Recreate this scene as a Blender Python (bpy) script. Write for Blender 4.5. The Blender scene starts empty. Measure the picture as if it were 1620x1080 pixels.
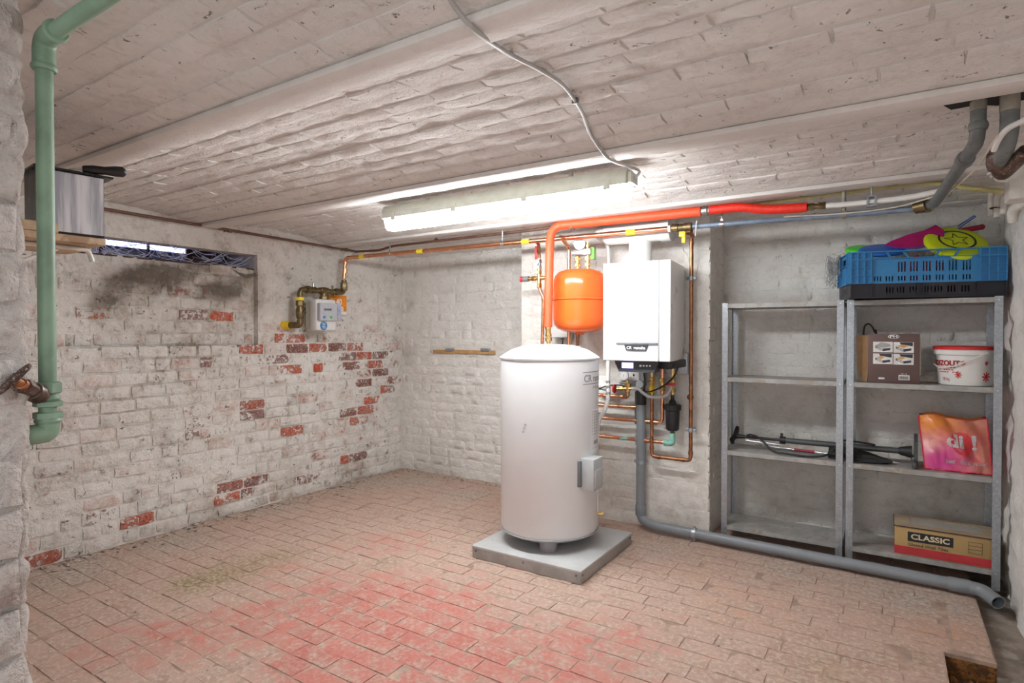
import bpy, bmesh, math, random
import numpy as np
from mathutils import Vector, Matrix, noise as mnoise
random.seed(7); rng = np.random.default_rng(7)
SC = bpy.context.scene; COL = SC.collection
R = math.radians; PI = math.pi
# ---------------------------------------------------------------- camera
FPX, CW, CH = 930.0, 1620.0, 1080.0
CAM = Vector((0.0, 0.0, 1.35)); YAW = R(32.8); PITCH = R(-0.8)
cd = bpy.data.cameras.new('camera'); cam = bpy.data.objects.new('camera', cd); COL.objects.link(cam)
cd.sensor_width = 36.0; cd.lens = FPX / CW * 36.0; cd.clip_start = 0.02
cam.location = CAM; cam.rotation_euler = (PI / 2 + PITCH, 0, YAW)
SC.camera = cam
# ---------------------------------------------------------------- world, exposure
w = bpy.data.worlds.new('world'); SC.world = w; w.use_nodes = True
w.node_tree.nodes['Background'].inputs[0].default_value = (0.95, 0.97, 1.0, 1)
w.node_tree.nodes['Background'].inputs[1].default_value = 0.98
LAMP = 46.0
SC.view_settings.view_transform = 'Standard'; SC.view_settings.look = 'None'
SC.view_settings.gamma = 1.0; SC.view_settings.use_curve_mapping = False
SC.view_settings.exposure = 0.66
SC.cycles.max_bounces = 8; SC.cycles.diffuse_bounces = 5; SC.cycles.use_adaptive_sampling = True; SC.cycles.adaptive_threshold = 0.02; SC.cycles.transparent_max_bounces = 16
SC.cycles.sample_clamp_indirect = 6.0; SC.cycles.caustics_reflective = False; SC.cycles.caustics_refractive = False

_fw = Vector((-math.sin(YAW) * math.cos(PITCH), math.cos(YAW) * math.cos(PITCH), math.sin(PITCH)))
_rt = Vector((math.cos(YAW), math.sin(YAW), 0)); _up = _rt.cross(_fw)
def at(px, py, X=None, Y=None, Z=None):
    """the point of the room that lies on the plane X=, Y= or Z= in this direction of the survey"""
    d = _fw + _rt * ((px - 810) / FPX) + _up * ((540 - py) / FPX)
    t = (X - CAM.x) / d.x if X is not None else ((Y - CAM.y) / d.y if Y is not None else (Z - CAM.z) / d.z)
    return CAM + d * t
def proj(p):
    q = Vector(p) - CAM; z = q.dot(_fw)
    if z < 0.05: return (-9999, -9999, z)
    return (810 + FPX * q.dot(_rt) / z, 540 - FPX * q.dot(_up) / z, z)
V = Vector

# ---------------------------------------------------------------- node helpers and materials
MATS = {}
class NT:
    def __init__(s, name):
        s.m = bpy.data.materials.new(name); s.m.use_nodes = True; s.t = s.m.node_tree; s.t.nodes.clear()
        s.out = s.t.nodes.new('ShaderNodeOutputMaterial'); MATS[name] = s.m
        s.pos = None
    def n(s, typ, ins=None, **props):
        nd = s.t.nodes.new('ShaderNode' + typ)
        for k, v in props.items(): setattr(nd, k, v)
        for k, v in (ins or {}).items():
            if hasattr(v, 'is_output') or isinstance(v, bpy.types.NodeSocket): s.t.links.new(v, nd.inputs[k])
            else: nd.inputs[k].default_value = v
        return nd
    def position(s):
        if s.pos is None: s.pos = s.n('NewGeometry').outputs['Position']
        return s.pos
    def noise(s, scale, detail=4.0, rough=0.55, vec=None, dist=0.0):
        return s.n('TexNoise', {'Vector': vec or s.position(), 'Scale': scale, 'Detail': detail, 'Roughness': rough, 'Distortion': dist}).outputs['Fac']
    def math(s, op, a, b=0.0, c=0.0, clamp=False):
        nd = s.n('Math', {0: a, 1: b, 2: c}, operation=op); nd.use_clamp = clamp; return nd.outputs[0]
    def rng(s, v, a, b, c=0.0, d=1.0, smooth=True):
        return s.n('MapRange', {0: v, 1: a, 2: b, 3: c, 4: d}, interpolation_type='SMOOTHSTEP' if smooth else 'LINEAR').outputs[0]
    def mix(s, f, a, b, mode='MIX'):
        nd = s.n('Mix', data_type='RGBA', blend_type=mode)
        for k, v in ((0, f), (6, a), (7, b)):
            if isinstance(v, bpy.types.NodeSocket): s.t.links.new(v, nd.inputs[k])
            else: nd.inputs[k].default_value = v if k == 0 else (*v[:3], 1)
        return nd.outputs[2]
    def bump(s, h, strength, dist=0.01, normal=None):
        ins = {'Height': h, 'Strength': strength, 'Distance': dist}
        if normal is not None: ins['Normal'] = normal
        return s.n('Bump', ins).outputs[0]
    def bsdf(s, **ins):
        nd = s.n('BsdfPrincipled')
        for k, v in ins.items():
            k = k.replace('_', ' ')
            if isinstance(v, bpy.types.NodeSocket): s.t.links.new(v, nd.inputs[k])
            else:
                nd.inputs[k].default_value = (*v, 1) if isinstance(v, tuple) and len(v) == 3 else v
        s.t.links.new(nd.outputs[0], s.out.inputs[0]); return nd
    def blobs(s, lst):
        """sum of soft patches at places of the room: (x, y, z, radius, amount)"""
        acc = None
        for x, y, z, r, a in lst:
            d = s.n('VectorMath', {0: s.position(), 1: (x, y, z)}, operation='DISTANCE').outputs['Value']
            v = s.rng(d, r, 0.0, 0.0, a)
            acc = v if acc is None else s.math('ADD', acc, v)
        return acc

def simple(name, col, rough=0.5, metal=0.0, var=0.12, scale=18.0, bump=0.0, bscale=120.0, col2=None, thr=None, **extra):
    """one plain surface with a little procedural unevenness; col2 + thr adds worn patches"""
    t = NT(name)
    f = t.noise(scale, 5, 0.6)
    dark = tuple(c * (1 - var) for c in col); lite = tuple(min(1, c * (1 + var)) for c in col)
    c = t.mix(t.rng(f, 0.35, 0.65), dark, lite)
    if col2 is not None:
        c = t.mix(t.rng(t.noise(scale * 1.7, 7, 0.7), thr, thr + 0.08), c, col2)
    kw = dict(Base_Color=c, Metallic=metal, Roughness=t.rng(f, 0.3, 0.7, rough * 0.88, min(1, rough * 1.12)))
    if bump: kw['Normal'] = t.bump(t.noise(bscale, 4), bump, 0.004)
    kw.update(extra); t.bsdf(**kw); return t.m
def emis(name, col, strength, base=(0.8, 0.8, 0.8)):
    t = NT(name); f = t.noise(30, 2)
    t.bsdf(Base_Color=base, Roughness=0.4, Emission_Color=t.mix(f, col, tuple(min(1, c * 1.03) for c in col)), Emission_Strength=strength); return t.m

def whitewash(name, c1, c2, dirt, expo=0.0, expo_blobs=(), dirt_amt=0.5, dirt_blobs=(), bump=0.5, bscale=1.0,
              red1=(0.50, 0.085, 0.03), red2=(0.20, 0.075, 0.06), speck=0.5, use_obj=True, rough=0.85, pink=0.25, chip=0.655):
    t = NT(name)
    big = t.noise(1.7, 3, 0.6); mid = t.noise(9.0, 5, 0.65); fine = t.noise(38.0, 5, 0.7); grain = t.noise(130.0, 2, 0.6)
    if use_obj:
        orand = t.n('ObjectInfo').outputs['Random']; isl = t.n('NewGeometry').outputs['Random Per Island']
        rnd = t.math('FRACT', t.math('ADD', orand, isl))
        ex = t.n('Attribute', attribute_type='OBJECT', attribute_name='exposed').outputs['Fac']
    else: rnd = 0.4; ex = 0.0
    c = t.mix(t.rng(big, 0.3, 0.7), c1, c2)
    if use_obj:   # thin lime coat: some bricks show through as a pink or grey tone
        tone = t.mix(t.rng(t.math('FRACT', t.math('MULTIPLY', rnd, 7.3)), 0.3, 0.75), (0.62, 0.60, 0.57), (0.70, 0.50, 0.45))
        c = t.mix(t.math('MULTIPLY', t.rng(rnd, 0.35, 1.0), t.math('MULTIPLY', t.rng(mid, 0.35, 0.65), pink)), c, tone)
    # dirt
    dm = t.math('MULTIPLY', t.rng(t.math('ADD', t.math('MULTIPLY', mid, 0.55), t.math('MULTIPLY', fine, 0.45)), 0.46, 0.68), dirt_amt)
    if dirt_blobs:
        dm = t.math('ADD', dm, t.math('MULTIPLY', t.blobs(dirt_blobs), t.rng(mid, 0.25, 0.6, 0.35, 1.0)), clamp=True)
    c = t.mix(dm, c, dirt)
    # small dark chips
    ch = t.math('MULTIPLY', t.rng(t.noise(21, 5, 0.74, dist=0.6), chip, chip + 0.035), speck)
    c = t.mix(ch, c, tuple(x * 0.42 for x in dirt))
    # bared brick
    e = t.math('ADD', ex, expo)
    if expo_blobs: e = t.math('ADD', e, t.blobs(expo_blobs))
    e = t.math('ADD', e, t.math('MULTIPLY', t.rng(rnd, 0.7, 1.0), 0.05 if use_obj else 0.0))
    nn = t.math('ADD', t.math('MULTIPLY', fine, 0.95), t.math('SUBTRACT', t.math('MULTIPLY', mid, 0.75), 0.35))
    msk = t.rng(t.math('ADD', nn, e), 0.70, 0.76)
    red = t.mix(t.rng(t.math('FRACT', t.math('MULTIPLY', rnd, 3.7)), 0.25, 0.75), red2, red1) if use_obj else t.mix(mid, red2, red1)
    red = t.mix(t.rng(fine, 0.4, 0.75, 0, 0.6), red, (0.75, 0.6, 0.55))
    c = t.mix(msk, c, red)
    h = t.math('ADD', t.math('MULTIPLY', fine, 0.7), t.math('ADD', t.math('MULTIPLY', mid, 1.6), t.math('MULTIPLY', grain, 0.15)))
    h = t.math('SUBTRACT', h, t.math('MULTIPLY', msk, 0.25))
    h = t.math('SUBTRACT', h, t.math('MULTIPLY', ch, 0.4))
    t.bsdf(Base_Color=c, Roughness=rough, Normal=t.bump(h, bump, 0.012 * bscale), Specular_IOR_Level=0.25)
    return t.m

# ---------------------------------------------------------------- mesh helpers
class MB:
    """collects shapes; build() makes ONE mesh object of them"""
    def __init__(s): s.v = []; s.f = []; s.mi = []; s.cur = 0
    def add(s, vs, fs):
        o = len(s.v); s.v += [tuple(v) for v in vs]; s.f += [tuple(o + i for i in f) for f in fs]; s.mi += [s.cur] * len(fs); return s
    def box(s, a, b, bev=0.0, M=None, seg=2):
        a = V(a); b = V(b); c = (a + b) / 2; d = b - a
        bm = bmesh.new(); bmesh.ops.create_cube(bm, size=1.0)
        for v in bm.verts: v.co = V((v.co.x * d.x, v.co.y * d.y, v.co.z * d.z)) + c
        if bev > 0: bmesh.ops.bevel(bm, geom=list(bm.edges), offset=min(bev, 0.45 * min(abs(x) for x in d)), segments=seg, profile=0.5, affect='EDGES')
        return s.frombm(bm, M)
    def frombm(s, bm, M=None):
        bm.verts.ensure_lookup_table(); bm.verts.index_update()
        s.add([(M @ v.co if M else v.co) for v in bm.verts], [[v.index for v in f.verts] for f in bm.faces]); bm.free(); return s
    def frame(s, d):
        d = V(d).normalized(); u = d.cross(V((0, 0, 1)))
        if u.length < 1e-3: u = V((1, 0, 0))
        u.normalize(); return d, u, d.cross(u)
    def cyl(s, p0, p1, r0, r1=None, seg=20, caps=True):
        return s.lathe([(0.0, r0), (1.0, r0 if r1 is None else r1)], p0, p1, seg, caps)
    def lathe(s, prof, p0, p1, seg=24, caps=True):
        """prof: (fraction along p0->p1, radius)"""
        p0 = V(p0); p1 = V(p1); d, u, w_ = s.frame(p1 - p0); vs = []; fs = []; n = len(prof)
        for t, r in prof:
            for k in range(seg):
                a = 2 * PI * k / seg; vs.append(p0 + (p1 - p0) * t + (u * math.cos(a) + w_ * math.sin(a)) * r)
        for i in range(n - 1):
            for k in range(seg):
                k2 = (k + 1) % seg; fs.append((i * seg + k, i * seg + k2, (i + 1) * seg + k2, (i + 1) * seg + k))
        if caps:
            fs.append(tuple(range(seg))[::-1]); fs.append(tuple((n - 1) * seg + k for k in range(seg)))
        return s.add(vs, fs)
    def tube(s, pts, r, seg=12, caps=True, inner=None):
        pts = [V(p) for p in pts]; n = len(pts); vs = []; fs = []; pu = None
        for i, p in enumerate(pts):
            d = (pts[min(i + 1, n - 1)] - pts[max(i - 1, 0)]).normalized()
            if pu is None: _, u, _w = s.frame(d)
            else:
                u = pu - d * pu.dot(d); u.normalize()
            pu = u; ww = d.cross(u); rr = r[i] if isinstance(r, (list, tuple)) else r
            for k in range(seg):
                a = 2 * PI * k / seg; vs.append(p + (u * math.cos(a) + ww * math.sin(a)) * rr)
        for i in range(n - 1):
            for k in range(seg):
                k2 = (k + 1) % seg; fs.append((i * seg + k, i * seg + k2, (i + 1) * seg + k2, (i + 1) * seg + k))
        if caps: fs.append(tuple(range(seg))[::-1]); fs.append(tuple((n - 1) * seg + k for k in range(seg)))
        return s.add(vs, fs)
    def torus(s, c, axis, Rr, r, seg=28, sub=10):
        d, u, ww = s.frame(axis); c = V(c)
        vs = []; fs = []
        for i in range(seg):
            a = 2 * PI * i / seg; e = u * math.cos(a) + ww * math.sin(a)
            for k in range(sub):
                b = 2 * PI * k / sub; vs.append(c + e * (Rr + r * math.cos(b)) + d * (r * math.sin(b)))
        for i in range(seg):
            for k in range(sub):
                fs.append((i * sub + k, i * sub + (k + 1) % sub, ((i + 1) % seg) * sub + (k + 1) % sub, ((i + 1) % seg) * sub + k))
        return s.add(vs, fs)
    def prism(s, poly, O, ex, ey, ez, depth):
        """poly (2-D, counter-clockwise) in the ex/ey plane at O, thickened along ez"""
        O = V(O); ex = V(ex); ey = V(ey); ez = V(ez); n = len(poly)
        vs = [O + ex * x + ey * y for x, y in poly] + [O + ex * x + ey * y + ez * depth for x, y in poly]
        fs = [tuple(range(n))[::-1], tuple(range(n, 2 * n))] + [(i, (i + 1) % n, n + (i + 1) % n, n + i) for i in range(n)]
        return s.add(vs, fs)
    def hexnut(s, p0, p1, r): return s.lathe([(0, r * .86), (0.1, r), (0.9, r), (1, r * .86)], p0, p1, 6)
    def sphere(s, c, r, sx=1, sy=1, sz=1, seg=16, rings=10, M=None):
        bm = bmesh.new(); bmesh.ops.create_uvsphere(bm, u_segments=seg, v_segments=rings, radius=r)
        c = V(c)
        for v in bm.verts: v.co = V((v.co.x * sx, v.co.y * sy, v.co.z * sz)); v.co = (M @ v.co if M else v.co) + c
        return s.frombm(bm)
    def build(s, name, mats, parent=None, smooth=True, angle=38, label=None):
        base = BASE.get(parent.name, V((0, 0, 0))) if parent else V((0, 0, 0))
        me = bpy.data.meshes.new(name)
        me.from_pydata([(v[0] - base.x, v[1] - base.y, v[2] - base.z) for v in s.v], [], s.f)
        if not isinstance(mats, (list, tuple)): mats = [mats]
        for m in mats: me.materials.append(MATS[m] if isinstance(m, str) else m)
        if len(mats) > 1: me.polygons.foreach_set('material_index', s.mi)
        if smooth:
            me.polygons.foreach_set('use_smooth', [True] * len(me.polygons)); me.set_sharp_from_angle(angle=R(angle))
        me.update(); o = bpy.data.objects.new(name, me); COL.objects.link(o)
        if parent: o.parent = parent
        BASE[o.name] = base
        if label: o['label'] = label
        return o
BASE = {}
def thing(name, label, cat, base, group=None):
    o = bpy.data.objects.new(name, None); COL.objects.link(o); o.location = base; o.empty_display_size = 0.05
    o['label'] = label; o['category'] = cat
    if group: o['group'] = group
    BASE[o.name] = V(base); return o
def tag(o, label, cat, group=None):
    o['label'] = label; o['category'] = cat
    if group: o['group'] = group
    return o
def recentre(o):
    """put the origin of a one-mesh thing at the middle of its underside"""
    me = o.data; co = np.empty(len(me.vertices) * 3); me.vertices.foreach_get('co', co); co = co.reshape(-1, 3)
    c = V(((co[:, 0].min() + co[:, 0].max()) / 2, (co[:, 1].min() + co[:, 1].max()) / 2, co[:, 2].min()))
    me.transform(Matrix.Translation(-c)); o.location = c; BASE[o.name] = c; return o
def struct(o): o['kind'] = 'structure'; return o
def fillet(pts, rad, n=6):
    """round the corners of a polyline"""
    pts = [V(p) for p in pts]; out = [pts[0]]
    for i in range(1, len(pts) - 1):
        a = (pts[i - 1] - pts[i]); b = (pts[i + 1] - pts[i]); r = min(rad, a.length * .49, b.length * .49)
        a.normalize(); b.normalize()
        p0 = pts[i] + a * r; p2 = pts[i] + b * r
        for k in range(n + 1):
            t = k / n; out.append(p0 * (1 - t) ** 2 + pts[i] * 2 * t * (1 - t) + p2 * t * t)
    out.append(pts[-1]); return out
def spline(pts, n=8):
    pts = [V(p) for p in pts]; out = []; P = [pts[0] * 2 - pts[1]] + pts + [pts[-1] * 2 - pts[-2]]
    for i in range(1, len(P) - 2):
        for k in range(n):
            t = k / n; a, b, c, d = P[i - 1], P[i], P[i + 1], P[i + 2]
            out.append(0.5 * ((2 * b) + (c - a) * t + (2 * a - 5 * b + 4 * c - d) * t * t + (3 * b - a - 3 * c + d) * t ** 3))
    out.append(pts[-1]); return out
def text_mesh(s, size, align='CENTER', extrude=0.0, shear=0.0, bold=0.0):
    cu = bpy.data.curves.new('lettering', 'FONT'); cu.body = s; cu.size = size; cu.align_x = align; cu.align_y = 'CENTER'
    cu.extrude = extrude; cu.shear = shear; cu.offset = bold; cu.resolution_u = 3
    ob = bpy.data.objects.new('lettering', cu); COL.objects.link(ob)
    dg = bpy.context.evaluated_depsgraph_get(); dg.update()
    me = bpy.data.meshes.new_from_object(ob.evaluated_get(dg)); bpy.data.objects.remove(ob); bpy.data.curves.remove(cu)
    vs = [v.co.copy() for v in me.vertices]; fs = [tuple(p.vertices) for p in me.polygons]; bpy.data.meshes.remove(me)
    return vs, fs
def lettering(mb, s, size, O, ex, ey, align='CENTER', sx=1.0, shear=0.0, bold=0.0, lift=0.0008, fn=None):
    vs, fs = text_mesh(s, size, align, 0.0003, shear, bold); O = V(O); ex = V(ex).normalized(); ey = V(ey).normalized(); ez = ex.cross(ey)
    mb.add([fn(v.x * sx, v.y, v.z) if fn else O + ex * (v.x * sx) + ey * v.y + ez * (v.z + lift) for v in vs], fs); return mb

# ---------------------------------------------------------------- bricks
def brick_shape(L, H, D, rough, edge, nx=4, ny=2, seed=0):
    """front plate of one brick lying in a wall: x along, y up, z out; 40-48 triangles"""
    r = random.Random(seed); vs = []; fs = []
    for j in range(ny + 1):
        for i in range(nx + 1):
            x = (i / nx - .5) * L; y = (j / ny - .5) * H
            b = (i in (0, nx)) + (j in (0, ny))
            k = 1 - edge * 0.5 / H if b else 1
            z = r.uniform(-rough, rough) - edge * 0.55 * (b > 0) - edge * 0.5 * (b > 1)
            if i in (0, nx): x += r.uniform(-1, 1) * edge * .5 - math.copysign(edge * .4, x)
            if j in (0, ny): y += r.uniform(-1, 1) * edge * .35 - math.copysign(edge * .35, y)
            vs.append((x, y, z))
    g = lambda i, j: j * (nx + 1) + i
    for j in range(ny):
        for i in range(nx): fs.append((g(i, j), g(i + 1, j), g(i + 1, j + 1), g(i, j + 1)))
    ring = [g(i, 0) for i in range(nx + 1)] + [g(nx, j) for j in range(1, ny + 1)] + [g(i, ny) for i in range(nx - 1, -1, -1)] + [g(0, j) for j in range(ny - 1, 0, -1)]
    o = len(vs)
    for q in ring:
        x, y, z = vs[q]; vs.append((x + math.copysign(edge * .5, x), y + math.copysign(edge * .4, y), -D))
    m = len(ring)
    for k in range(m): fs.append((ring[k], o + k, o + (k + 1) % m, ring[(k + 1) % m]))
    return np.array(vs), fs
class BrickSet:
    def __init__(s, name, mat, parent, L, H, D, rough, edge, n=10, limit=300, seed=1):
        s.parent = parent; s.mat = MATS[mat]; s.name = name; s.L = L; s.limit = limit; s.places = []
        s.shapes = [brick_shape(L, H, D, rough, edge, seed=seed * 100 + k) for k in range(n)]
        s.meshes = []
        for vs, fs in s.shapes:
            me = bpy.data.meshes.new(name); me.from_pydata([tuple(v) for v in vs], [], fs); me.materials.append(s.mat)
            me.polygons.foreach_set('use_smooth', [True] * len(fs)); me.set_sharp_from_angle(angle=R(60)); me.update(); s.meshes.append(me)
    def put(s, O, ex, ey, length, exposed=0.0, out=0.0):
        ex = V(ex); ey = V(ey); ez = ex.cross(ey); O = V(O) + ez * out
        a = random.uniform(-.012, .012); b = random.uniform(-.015, .015)
        ex2 = (ex + ey * a + ez * b).normalized(); ez2 = (ez - ex * b).normalized(); ey2 = ez2.cross(ex2)
        M = Matrix(((ex2.x, ey2.x, ez2.x, O.x), (ex2.y, ey2.y, ez2.y, O.y), (ex2.z, ey2.z, ez2.z, O.z), (0, 0, 0, 1))) @ Matrix.Diagonal((length / s.L, 1, 1, 1))
        px, py, d = proj(O); inside = -25 < px < 1645 and -25 < py < 1105 and d > 0
        face = max(0.05, abs((CAM - O).normalized().dot(ez)))
        s.places.append((length * face / (d * d) if inside else -1 - abs(px), M, exposed))
    def finish(s):
        pl = sorted(s.places, key=lambda q: -(q[0] + (5 if q[2] > 0 and q[0] > 0 else 0))); rest_v = []; rest_f = []; off = 0
        for k, (pr, M, e) in enumerate(pl):
            i = random.randrange(len(s.shapes))
            if k < s.limit and pr > 0:
                o = bpy.data.objects.new(s.name, s.meshes[i]); COL.objects.link(o); o.parent = s.parent
                o.matrix_basis = Matrix.Translation(-BASE.get(s.parent.name, V((0, 0, 0)))) @ M; o['exposed'] = float(e)
            else:
                vs, fs = s.shapes[i]; A = np.array(M)
                rest_v.append(vs @ A[:3, :3].T + A[:3, 3]); rest_f += [tuple(off + q for q in f) for f in fs]; off += len(vs)
        if rest_v:
            base = BASE.get(s.parent.name, V((0, 0, 0)))
            me = bpy.data.meshes.new(s.name + 'work'); me.from_pydata([tuple(v) for v in np.concatenate(rest_v) - np.array(base)], [], rest_f); me.materials.append(s.mat)
            me.polygons.foreach_set('use_smooth', [True] * len(rest_f)); me.set_sharp_from_angle(angle=R(60)); me.update()
            o = bpy.data.objects.new(s.name + 'work', me); COL.objects.link(o); o.parent = s.parent; o['kind'] = 'stuff'
# ================================================================ the room
XL, XR, YB, YP = -4.12, 0.53, 4.35, 3.95
PX0, PX1 = -2.46, -1.0
ZB = 2.10
def wl(px, py, r, a): p = at(px, py, X=XL); return (p.x, p.y, p.z, r, a)
def fl(px, py, r, a): p = at(px, py, Z=0); return (p.x, p.y, p.z, r, a)
def bw(px, py, r, a, Y=YB): p = at(px, py, Y=Y); return (p.x, p.y, p.z, r, a)
whitewash('lime_brick_left', (0.84, 0.82, 0.78), (0.76, 0.73, 0.69), (0.40, 0.34, 0.27), expo=0.012, pink=0.95, chip=0.62, dirt_amt=0.62,
          expo_blobs=[wl(500, 560, 0.5, 0.12), wl(600, 570, 0.5, 0.10), wl(560, 640, 0.6, 0.085), wl(320, 560, 0.35, 0.06), wl(500, 720, 0.5, 0.05)],
          dirt_blobs=[wl(230, 500, 0.45, 0.45), wl(370, 500, 0.35, 0.4), wl(330, 590, 0.4, 0.3), wl(260, 430, 0.30, 0.6), wl(340, 440, 0.35, 0.75), wl(400, 450, 0.20, 0.8), wl(180, 470, 0.25, 0.5), wl(412, 480, 0.16, 0.7), wl(300, 520, 0.25, 0.4), wl(480, 530, 0.12, 0.5),
                      wl(90, 890, 0.25, 0.5), wl(230, 845, 0.2, 0.5), wl(330, 820, 0.25, 0.5), wl(440, 790, 0.25, 0.55), wl(560, 760, 0.3, 0.65)], bump=0.9, bscale=1.3, speck=0.85)
whitewash('lime_mortar_left', (0.80, 0.77, 0.73), (0.70, 0.67, 0.62), (0.28, 0.235, 0.18), expo=-0.12, dirt_amt=0.5, bump=0.6, use_obj=False,
          dirt_blobs=[wl(260, 430, 0.30, 0.7), wl(340, 440, 0.35, 0.9), wl(400, 450, 0.20, 0.8), wl(180, 470, 0.3, 0.6), wl(412, 480, 0.16, 0.7), wl(300, 540, 0.55, 0.75), wl(200, 640, 0.6, 0.45), wl(450, 680, 0.6, 0.4), wl(560, 760, 0.3, 0.7), wl(330, 820, 0.3, 0.5)], speck=0.5)
whitewash('lime_back', (0.85, 0.84, 0.80), (0.79, 0.77, 0.73), (0.40, 0.36, 0.30), expo=-0.13, pink=0.12, dirt_amt=0.25,
          expo_blobs=[bw(645, 640, 0.12, 0.16), bw(662, 672, 0.06, 0.15), bw(750, 655, 0.10, 0.10), bw(745, 605, 0.08, 0.10), bw(700, 680, 0.3, 0.03)],
          dirt_blobs=[bw(650, 480, 0.08, 0.5), bw(647, 560, 0.15, 0.5), bw(700, 760, 0.4, 0.35), bw(1240, 800, 0.4, 0.45), bw(1480, 800, 0.4, 0.45), bw(1250, 400, 0.35, 0.25), bw(1240, 690, 0.35, 0.3)], bump=0.8, bscale=1.5, speck=0.55)
whitewash('lime_pier', (0.83, 0.81, 0.77), (0.77, 0.74, 0.69), (0.42, 0.37, 0.31), expo=-0.13, pink=0.35, dirt_amt=0.35,
          expo_blobs=[bw(925, 570, 0.25, 0.07, YP), bw(1000, 395, 0.2, 0.06, YP)], dirt_blobs=[bw(1080, 830, 0.25, 0.4, YP), bw(960, 760, 0.3, 0.3, YP)], bump=0.45, speck=0.5)
whitewash('lime_ceiling', (0.80, 0.77, 0.74), (0.73, 0.70, 0.67), (0.44, 0.39, 0.34), expo=-0.2, pink=0.12, dirt_amt=0.35, bump=0.6, bscale=1.2, speck=0.95, chip=0.625)
whitewash('lime_ceiling_joint', (0.77, 0.74, 0.71), (0.70, 0.66, 0.63), (0.38, 0.34, 0.30), expo=-0.2, dirt_amt=0.35, bump=0.6, speck=0.8, use_obj=False)
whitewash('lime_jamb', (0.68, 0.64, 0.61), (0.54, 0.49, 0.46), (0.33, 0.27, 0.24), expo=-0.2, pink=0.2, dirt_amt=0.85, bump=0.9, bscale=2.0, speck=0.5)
whitewash('lime_right', (0.84, 0.82, 0.79), (0.78, 0.75, 0.71), (0.45, 0.40, 0.35), expo=-0.2, dirt_amt=0.4, bump=0.6, use_obj=False, speck=0.5)
whitewash('beam_paint', (0.80, 0.77, 0.74), (0.72, 0.69, 0.66), (0.45, 0.40, 0.36), expo=-0.3, dirt_amt=0.18, bump=0.35, bscale=0.8, speck=0.15, use_obj=False, rough=0.6)
def floor_material():
    t = NT('floor_brick')
    mid = t.noise(7.0, 5, 0.68); fine = t.noise(45.0, 5, 0.7); grit = t.noise(170, 2)
    rnd = t.math('FRACT', t.math('ADD', t.n('ObjectInfo').outputs['Random'], t.n('NewGeometry').outputs['Random Per Island']))
    red = t.mix(rnd, (0.46, 0.120, 0.100), (0.54, 0.175, 0.14)); red = t.mix(t.rng(fine, 0.35, 0.75), red, (0.58, 0.27, 0.225))
    dust = t.mix(t.rng(mid, 0.3, 0.7), (0.42, 0.275, 0.215), (0.52, 0.375, 0.305)); dust = t.mix(t.rng(fine, 0.45, 0.75), dust, (0.66, 0.54, 0.46))
    bl = t.blobs([fl(520, 960, 0.75, 0.23), fl(700, 960, 0.7, 0.20), fl(850, 1060, 0.7, 0.22), fl(600, 1070, 0.6, 0.22), fl(480, 1050, 0.4, 0.12), fl(200, 1020, 0.5, 0.14), fl(620, 860, 0.6, 0.13), fl(1000, 1000, 0.5, 0.10), fl(420, 900, 0.35, 0.1), fl(330, 1000, 0.4, 0.12)])
    e = t.math('ADD', t.math('ADD', t.math('MULTIPLY', mid, 0.6), t.math('MULTIPLY', fine, 0.4)), t.math('MULTIPLY', rnd, 0.055))
    c = t.mix(t.math('MULTIPLY', t.rng(t.math('ADD', e, bl), 0.56, 0.78), 0.93), dust, red)
    c = t.mix(t.rng(t.noise(11, 5, 0.72), 0.42, 0.66, 0.0, 0.75), c, t.mix(t.rng(fine, .35, .65), (0.38, 0.275, 0.21), (0.58, 0.46, 0.385)))
    # orange bare brick far left of the plinth and by the drain
    ob = t.math('MULTIPLY', t.blobs([fl(770, 790, 0.4, 0.8), fl(1180, 960, 0.35, 0.6), fl(1100, 900, 0.3, 0.5), fl(1500, 1000, 0.3, 0.9)]), t.rng(mid, 0.4, 0.65))
    c = t.mix(t.math('MULTIPLY', ob, 0.6), c, (0.60, 0.27, 0.13))
    # grey dirt and lime along the walls, oily stain
    gb = t.blobs([fl(110, 905, 0.45, 0.95), fl(280, 855, 0.4, 0.9), fl(430, 800, 0.42, 0.9), fl(560, 765, 0.45, 0.9), fl(650, 760, 0.45, 0.9), fl(740, 785, 0.4, 0.8), fl(1050, 870, 0.35, 0.5), fl(1250, 900, 0.35, 0.6), fl(1420, 940, 0.4, 0.7), fl(1500, 960, 0.3, 0.5)])
    c = t.mix(t.math('MULTIPLY', gb, t.rng(mid, 0.3, 0.6, 0.5, 0.97), clamp=True), c, t.mix(t.rng(fine, .35, .65), (0.30, 0.245, 0.20), (0.58, 0.51, 0.45)))
    sb = t.blobs([fl(360, 905, 0.33, 0.9), fl(300, 925, 0.22, 0.9), fl(440, 880, 0.25, 0.7), fl(610, 890, 0.15, 0.6), fl(900, 900, 0.3, 0.4), fl(1440, 1040, 0.2, 0.5), fl(1300, 1060, 0.3, 0.4)])
    c = t.mix(t.math('MULTIPLY', sb, t.rng(mid, 0.30, 0.58, 0.2, 1.0), clamp=True), c, t.mix(t.rng(fine, .35, .65), (0.20, 0.145, 0.085), (0.50, 0.40, 0.26)))
    c = t.mix(t.math('MULTIPLY', t.rng(t.noise(26, 5, 0.75), 0.64, 0.68), 0.55), c, (0.22, 0.15, 0.11))
    c = t.mix(t.math('MULTIPLY', t.rng(t.noise(33, 5, 0.75), 0.66, 0.70), 0.6), c, (0.74, 0.66, 0.58))
    h = t.math('ADD', t.math('MULTIPLY', mid, 1.2), t.math('ADD', t.math('MULTIPLY', fine, 0.7), t.math('MULTIPLY', grit, 0.2)))
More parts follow.
